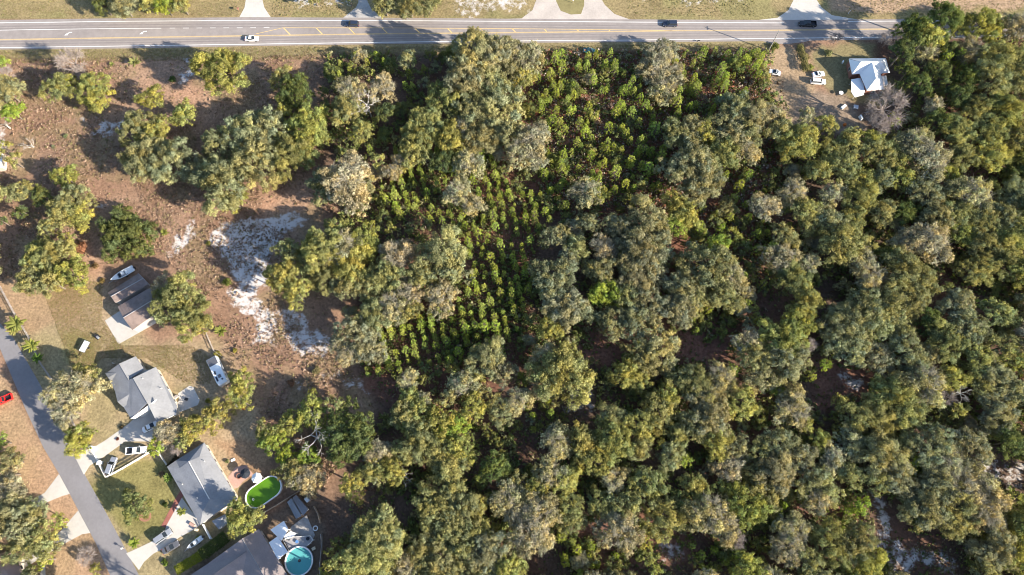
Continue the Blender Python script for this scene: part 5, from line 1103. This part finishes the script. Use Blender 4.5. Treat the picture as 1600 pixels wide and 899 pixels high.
# garden clutter
def clutter(px, py, m, label, cat, name, d=(.9, .6, .5), kind='box'):
    p = P(px, py, d[2]/2); mb = MB()
    if kind == 'box': mb.box((0, 0, d[2]/2), d, top=(.85, .85)); mb.box((0, 0, d[2]+.03), (d[0]*.9, d[1]*.9, .06))
    elif kind == 'dish': mb.tube([(0, 0, 0), (0, 0, d[2]), (0, 0, d[2]+.25)], [.06, .06, d[0]], 14)
    tag(mb.build(name, M[m], None, (p.x, p.y, 0), random.random()*3), label, cat)
clutter(1313, 147, 'vinyl', "white satellite dish on the ground left of the porch roof", "dish", "satellite_dish", (.75, .75, .9), 'dish')
clutter(1492, 149, 'vinyl', "round white satellite dish in the dark woods right of the white roofed house", "dish", "satellite_dish", (1.1, 1.1, 1.2), 'dish')
clutter(1318, 167, 'hullw', "pale junk heap in shade below the satellite dish", "junk", "junk_heap", (2.2, .9, .5)); clutter(1337, 168, 'carsilver', "grey scrap pile left of the bare pinkish tree", "junk", "scrap_pile", (1.6, 1.6, .7))
clutter(1345, 184, 'hullw', "white upright tank below the scrap pile", "tank", "tank", (.6, 1.7, 1.1)); clutter(1320, 195, 'orange', "small reddish drum at the edge of the woods below the lot", "drum", "drum", (.8, .8, .8))
clutter(1317, 97, 'vinyl', "small white box left of the top corner of the white metal roof", "box", "utility_box", (.9, .4, .8))
clutter(364, 719, 'vinyl', "small white mat on the grass above the black umbrella", "mat", "yard_mat", (1.2, .7, .15))
clutter(381, 637, 'orange', "orange wheelbarrow beside the yellow green bushes", "wheelbarrow", "wheelbarrow", (1.3, .8, .6)); clutter(371, 634, 'hullw', "white bucket beside the orange wheelbarrow", "bucket", "bucket", (.8, .7, .6))
clutter(300, 820, 'paver', "row of tan pots beside the small boat on the drive", "pots", "plant_pots", (1.8, .8, .5)); clutter(307, 828, 'cream', "cream bin at the front corner of the pale roofed house", "bin", "bin", (.8, .7, 1.0))
clutter(274, 621, 'greywood', "grey wooden bench at the left edge of the shaded patio", "bench", "bench", (1.6, .8, .7)); clutter(291, 624, 'dark', "dark low table in the middle of the shaded patio", "table", "patio_table", (.8, .8, .6))
clutter(904, 86, 'vinyl', "white bucket on the shaded verge left of the teal car", "bucket", "bucket", (.6, .6, .6))
clutter(177, 568, 'trim', "small white pipe stand in the shade beside the grey house", "pipe stand", "pipe_stand", (.25, .25, 1.0))
# palms and bushes
def palm(px, py, z, s, label, tone=(.21, .22, .06), v=0, trunk=.12):
    p = P(px, py, z); ro = empty("palm_tree", (p.x, p.y, 0), random.random()*6, label, "palm"); c = link("fronds", PALM[v], ro, (0, 0, z), 0, (s, s, s)); c.color = (*tone, 1); link("trunk", TRUNK, ro, (0, 0, 0), 0, (trunk, trunk, z))
palm(211, 98, 1.1, 1.5, "spiky yellow green palm below the highway between two oaks", v=1, tone=(.21, .21, .08)); palm(345, 518, 1.2, 1.35, "rounded palm at the edge of the brown field above the travel trailer", v=1); palm(257, 364, .5, .95, "small palm on the sand left of the white sandy clearing", v=1)
palm(283, 800, 1.5, .95, "small palm on the drive in front of the pale roofed house", v=0); palm(26, 506, 3.6, 2.0, "uppermost and largest feathery palm on the long street fence"); palm(22, 516, 2.6, 1.4, "yellowing palm just under the largest palm on the street fence", (.26, .24, .08)); palm(50, 540, 3.0, 1.7, "middle yellow green palm on the long street fence", (.24, .25, .06)); palm(58, 560, 2.4, 1.2, "lowest and darkest green palm on the long street fence", (.08, .13, .03))
palm(283, 174, 1.3, 1.6, "broad palm beside the dark green thicket on the field", (.22, .28, .07), 1); palm(210, 849, .9, 1.1, "bright palm like bush beside the mailbox at the lower street", (.21, .25, .05), 1); palm(263, 747, 1.3, .0001+1.0, "bright green small palm in shade beside the pale roofed house", (.14, .19, .05), 1)
palm(175, 101, .5, .7, "tiny palm scrub left of the spiky palm", (.24, .26, .08), 1)
def bush(px, py, s, label, tone=(.16, .18, .04), cat="bush", name="bush"):
    p = P(px, py, s*.5); ro = link(name, random.choice(BUSH), None, (p.x, p.y, 0), random.random()*6, (s, s, s*.85)); ro.color = vary(tone); tag(ro, label, cat)
for x, y, s, lb, tn in ((175, 101, .0, "", 0), (269, 123, 1.5, "dark green bush beside the sand patch near the big field oak", (.09, .13, .04)), (325, 627, .9, "small yellow bush between trailer and patio", (.28, .24, .05)), (366, 549, 1.1, "pale yellow bush at the field edge right of the travel trailer", (.27, .24, .06)), (340, 553, 1.4, "yellow bush touching the top of the travel trailer", (.26, .24, .06)), (354, 440, 1.6, "green bush on the dark edge of the sand", (.15, .17, .05)), (325, 380, .9, "small bush in the middle of the sand", (.17, .16, .05)), (257, 880, 1.2, "small round bush at the corner of the lower drive", (.15, .20, .04)), (492, 580, 1.8, "yellow brown bush on the field beside the woods", (.25, .21, .10)), (455, 600, 1.6, "reddish brown bush on the lower field", (.26, .15, .10)), (118, 168, .8, "dry tuft on the open field", (.3, .25, .12)), (102, 213, .9, "grey green tuft in shade on the field", (.2, .22, .12)), (83, 229, .8, "grey green tuft beside the fallen grey tree", (.2, .22, .12)), (205, 800, .1, "", 0), (176, 872, .1, "", 0), (120, 350, .1, "", 0), (310, 840, 1.0, "green bush beside the stern of the drive boat", (.18, .2, .05)), (1262, 88, 1.4, "tan bush in the clipped hedge row beside the dirt lot", (.28, .24, .12)), (1253, 75, 1.5, "upper tan bush of the hedge row by the highway", (.28, .24, .12)), (1265, 104, 1.7, "lowest green tan bush of the hedge row above the white cars", (.26, .26, .08)), (1295, 82, 1.6, "pale shrub left of the white roofed house lawn", (.28, .26, .12)), (1210, 72, 1.8, "green bush at the foot of the power pole", (.18, .2, .06)), (184, 686, .55, "red leafed bush beside the grey house front walk", (.16, .05, .04)), (190, 668, .8, "low dark bush row at the grey house", (.16, .12, .06)), (735, 625, .1, "", 0), (160, 438, 1.0, "dry bush above the moored boat", (.25, .17, .07)), (148, 415, 1.3, "brown bush between round tree and boat", (.22, .14, .07)), (125, 390, 3.0, "rusty orange brown bush left of the round dark tree", (.30, .15, .09)), (265, 640, 1.0, "low plants behind the grey house", (.25, .2, .12)), (252, 740, .9, "tan leafy plant by the side of the pale roofed house", (.28, .2, .12)), (258, 790, 1.1, "dark plant beside the red walk", (.08, .1, .03)), (355, 720, .8, "low plants along the back of the pale roofed house", (.2, .2, .1))):
    if tn: bush(x, y, s, lb, tn)
for i, (x, y, s, c_) in enumerate(((1108, 82, 1.5, 0), (893, 110, 1.4, 0), (955, 165, 1.5, 1), (1145, 106, 1.7, 0), (1160, 120, 1.6, 0), (1150, 98, 1.3, 0), (1176, 124, 1.7, 1), (1132, 118, 1.4, 0), (870, 142, 1.3, 1), (855, 133, 1.4, 0), (932, 190, 1.6, 1), (902, 183, 1.3, 0), (1000, 143, 1.4, 1), (921, 246, 1.5, 2), (860, 300, 1.2, 0), (820, 334, 1.5, 2), (1100, 150, 1.5, 1), (1190, 130, 1.6, 1), (985, 105, 1.2, 0), (950, 205, 1.3, 1), (1012, 178, 1.3, 0), (1128, 142, 1.4, 0), (890, 152, 1.3, 1), (908, 210, 1.2, 0), (965, 140, 1.1, 0), (842, 175, 1.3, 0), (1172, 150, 1.3, 1), (1195, 165, 1.5, 1))):
    nm_ = ("reddish brown", "dusty pink tan", "rusty orange")[c_]; q_ = sorted((math.hypot(x-a, y-b), a, b, t) for a, b, t in LM)
    lb = next(w_ for w_ in ["dying %s %s %s %s %s" % (nm_, ex, dist_word(d), rel(x-a, y-b), t) for ex in ("shrub", "ragged shrub", "low shrub") for d, a, b, t in q_[:6] if d > 6] if w_ not in used); used.add(lb)
    bush(x, y, s, lb, ((.30, .13, .09), (.36, .26, .21), (.42, .18, .08))[c_], "shrub", "dying_shrub")
# clipped hedge: one thing, many leaves
def hedge(a, b_, wd, hg, label, tone):
    A, B = P(*a, hg), P(*b_, hg); n = int((B-A).length*wd*110); t = rng.random(n); s = (rng.random(n)-.5); d = (B-A).normalized(); nn = Vector((-d.y, d.x, 0))
    C = np.array(A)[None]*(1-t[:, None])+np.array(B)[None]*t[:, None]+np.array(nn)[None]*(s*wd)[:, None]; lump = np.sin(t*(B-A).length*2.1)*.15
    C[:, 2] = hg*(1-.6*np.abs(s)**1.5)+lump-rng.random(n)*.5; N = rng.normal(size=(n, 3))*.6+np.array([0, 0, 1]); b = .7+.6*rng.random((n, 1))
    low = rng.random(n) < .3; C[low, 2] = rng.random(low.sum())*hg
    me = leaf_mesh("hedge", C, N, .16*(.6+.8*rng.random(n)), np.ones((n, 3))*b, M['leaf']); o = link("hedge", me); o.color = (*tone, 1); tag(o, label, "hedge")
hedge((273, 892), (312, 868), 2.6, 2.2, "bright clipped hedge between the boat and the brown roofed house", (.22, .23, .035)); hedge((312, 868), (352, 838), 3.4, 2.6, "dark rough hedge behind the boat, running up to the small shed", (.09, .11, .035)); hedge((263, 733), (278, 715), 2.6, 2.0, "dark shrub bed against the upper wall of the pale roofed house", (.07, .06, .04)); hedge((1251, 68), (1262, 108), 2.2, 2.2, "narrow clipped hedge row beside the dirt lot, long shadow to its left", (.2, .18, .08))

# ------------------------------------------------------------------ ground cover
def scatter(name, n, region, size, cols, h, label, per=4, seed=1, dens=None):
    r = np.random.default_rng(seed); reg = np.array(region, float); x0, y0 = reg.min(0); x1, y1 = reg.max(0)
    px = r.uniform(x0, x1, n*3); py = r.uniform(y0, y1, n*3); k = poly_sd(px, py, region) > 0
    if dens is not None: k &= r.random(len(px)) < dens(px, py)
    px, py = px[k][:n], py[k][:n]; n = len(px); D = FPX*CT-(449.5-py)*ST; t = CAM_H/D
    X = (px-800)*t; Y = (FPX*ST+(449.5-py)*CT)*t
    C = np.repeat(np.stack([X, Y, np.zeros(n)], 1), per, 0); m = len(C); s = np.repeat(r.uniform(.5, 1.3, n), per)
    C[:, :2] += r.normal(size=(m, 2))*size*.9*s[:, None]; C[:, 2] = r.random(m)*h*s
    ci = np.repeat(r.integers(0, len(cols), n), per); Tt = np.array(cols)[ci]*(.7+.6*r.random((m, 1)))
    N = r.normal(size=(m, 3))+np.array([0, 0, .5])
    tag(link(name, leaf_mesh(name, C, N, size*(.5+.8*r.random(m))*s, Tt, M['scrub'])), label, None, kind='stuff')
FIELD = [(0, 92), (500, 86), (510, 110), (520, 330), (470, 340), (400, 330), (480, 360), (500, 460), (560, 600), (590, 640), (560, 700), (480, 790), (400, 660), (350, 560), (330, 500), (260, 400), (230, 400), (150, 420), (0, 440)]
dn = lambda px, py: np.clip((fbm(px/5.4, py/5.4, 9, 77)-.32)*4, .12, 1)
scatter("dry_field_scrub", 20000, FIELD, .23, [(.30, .20, .145), (.24, .15, .10), (.36, .26, .19), (.17, .12, .08), (.22, .19, .09)], .4, "rough dry brown scrub over the open field", 4, 3, dn)
scatter("forest_bushes", 11000, [(510, 84), (1210, 80), (1240, 215), (1400, 215), (1420, 40), (1640, 20), (1640, 940), (500, 940), (600, 640), (530, 330)], .42, [(.19, .21, .06), (.16, .18, .06), (.23, .22, .09), (.14, .17, .06), (.26, .24, .13)], 1.9, "waist high green bushes filling the gaps between the woodland trees", 16, 24, lambda px, py: np.clip((fbm(px/5.4, py/5.4, 7, 97)-.40)*6, 0, 1)*(np.min([np.hypot(px-a, py-b)-q for a, b, q in GAPS], 0) > -4))
scatter("forest_floor_litter", 26000, [(500, 84), (1210, 80), (1240, 200), (1400, 215), (1420, 40), (1640, 20), (1640, 940), (500, 940), (590, 640), (520, 330)], .3, [(.14, .16, .05), (.17, .14, .08), (.19, .11, .07), (.24, .21, .13), (.10, .13, .045)], .7, "low undergrowth and leaf litter on the forest floor", 4, 4, dn)
scatter("plantation_brush", 9000, ROWS[0], .24, [(.13, .16, .05), (.30, .17, .12), (.24, .13, .09), (.24, .19, .13), (.10, .13, .035)], .6, "green and brown brush between the planted pine rows", 5, 15)
scatter("pine_block_brush", 12000, [(838, 80), (1200, 80), (1220, 250), (1190, 440), (1060, 330), (850, 330)], .3, [(.30, .13, .08), (.24, .20, .15), (.13, .17, .04), (.35, .28, .23), (.10, .13, .035)], 1.3, "tangled reddish and green brush between the young pines", 5, 5)
scatter("verge_grass", 9000, [(0, 79), (1210, 68), (1210, 82), (520, 92), (0, 100)], .13, [(.23, .19, .09), (.20, .2, .07), (.28, .2, .12)], .18, "short dry verge grass along the lower side of the highway", 4, 6)
scatter("north_verge_grass", 9000, [(0, -20), (1640, -20), (1640, 20), (1300, 26), (0, 26)], .13, [(.22, .19, .08), (.19, .19, .07), (.28, .21, .12)], .18, "short grass on the far verge of the highway", 4, 7, lambda px, py: ~(((px > 372) & (px < 425)) | ((px > 536) & (px < 597)) | ((px > 775) & (px < 980)) | ((px > 1180) & (px < 1320))))
scatter("lawn_grass", 14000, [(62, 440), (160, 440), (160, 500), (190, 540), (300, 540), (330, 560), (330, 600), (290, 600), (230, 560), (160, 560), (120, 600)], .10, [(.27, .2, .10), (.2, .19, .065), (.30, .21, .12)], .1, "mown lawn grass around the barns and grey house", 4, 8)
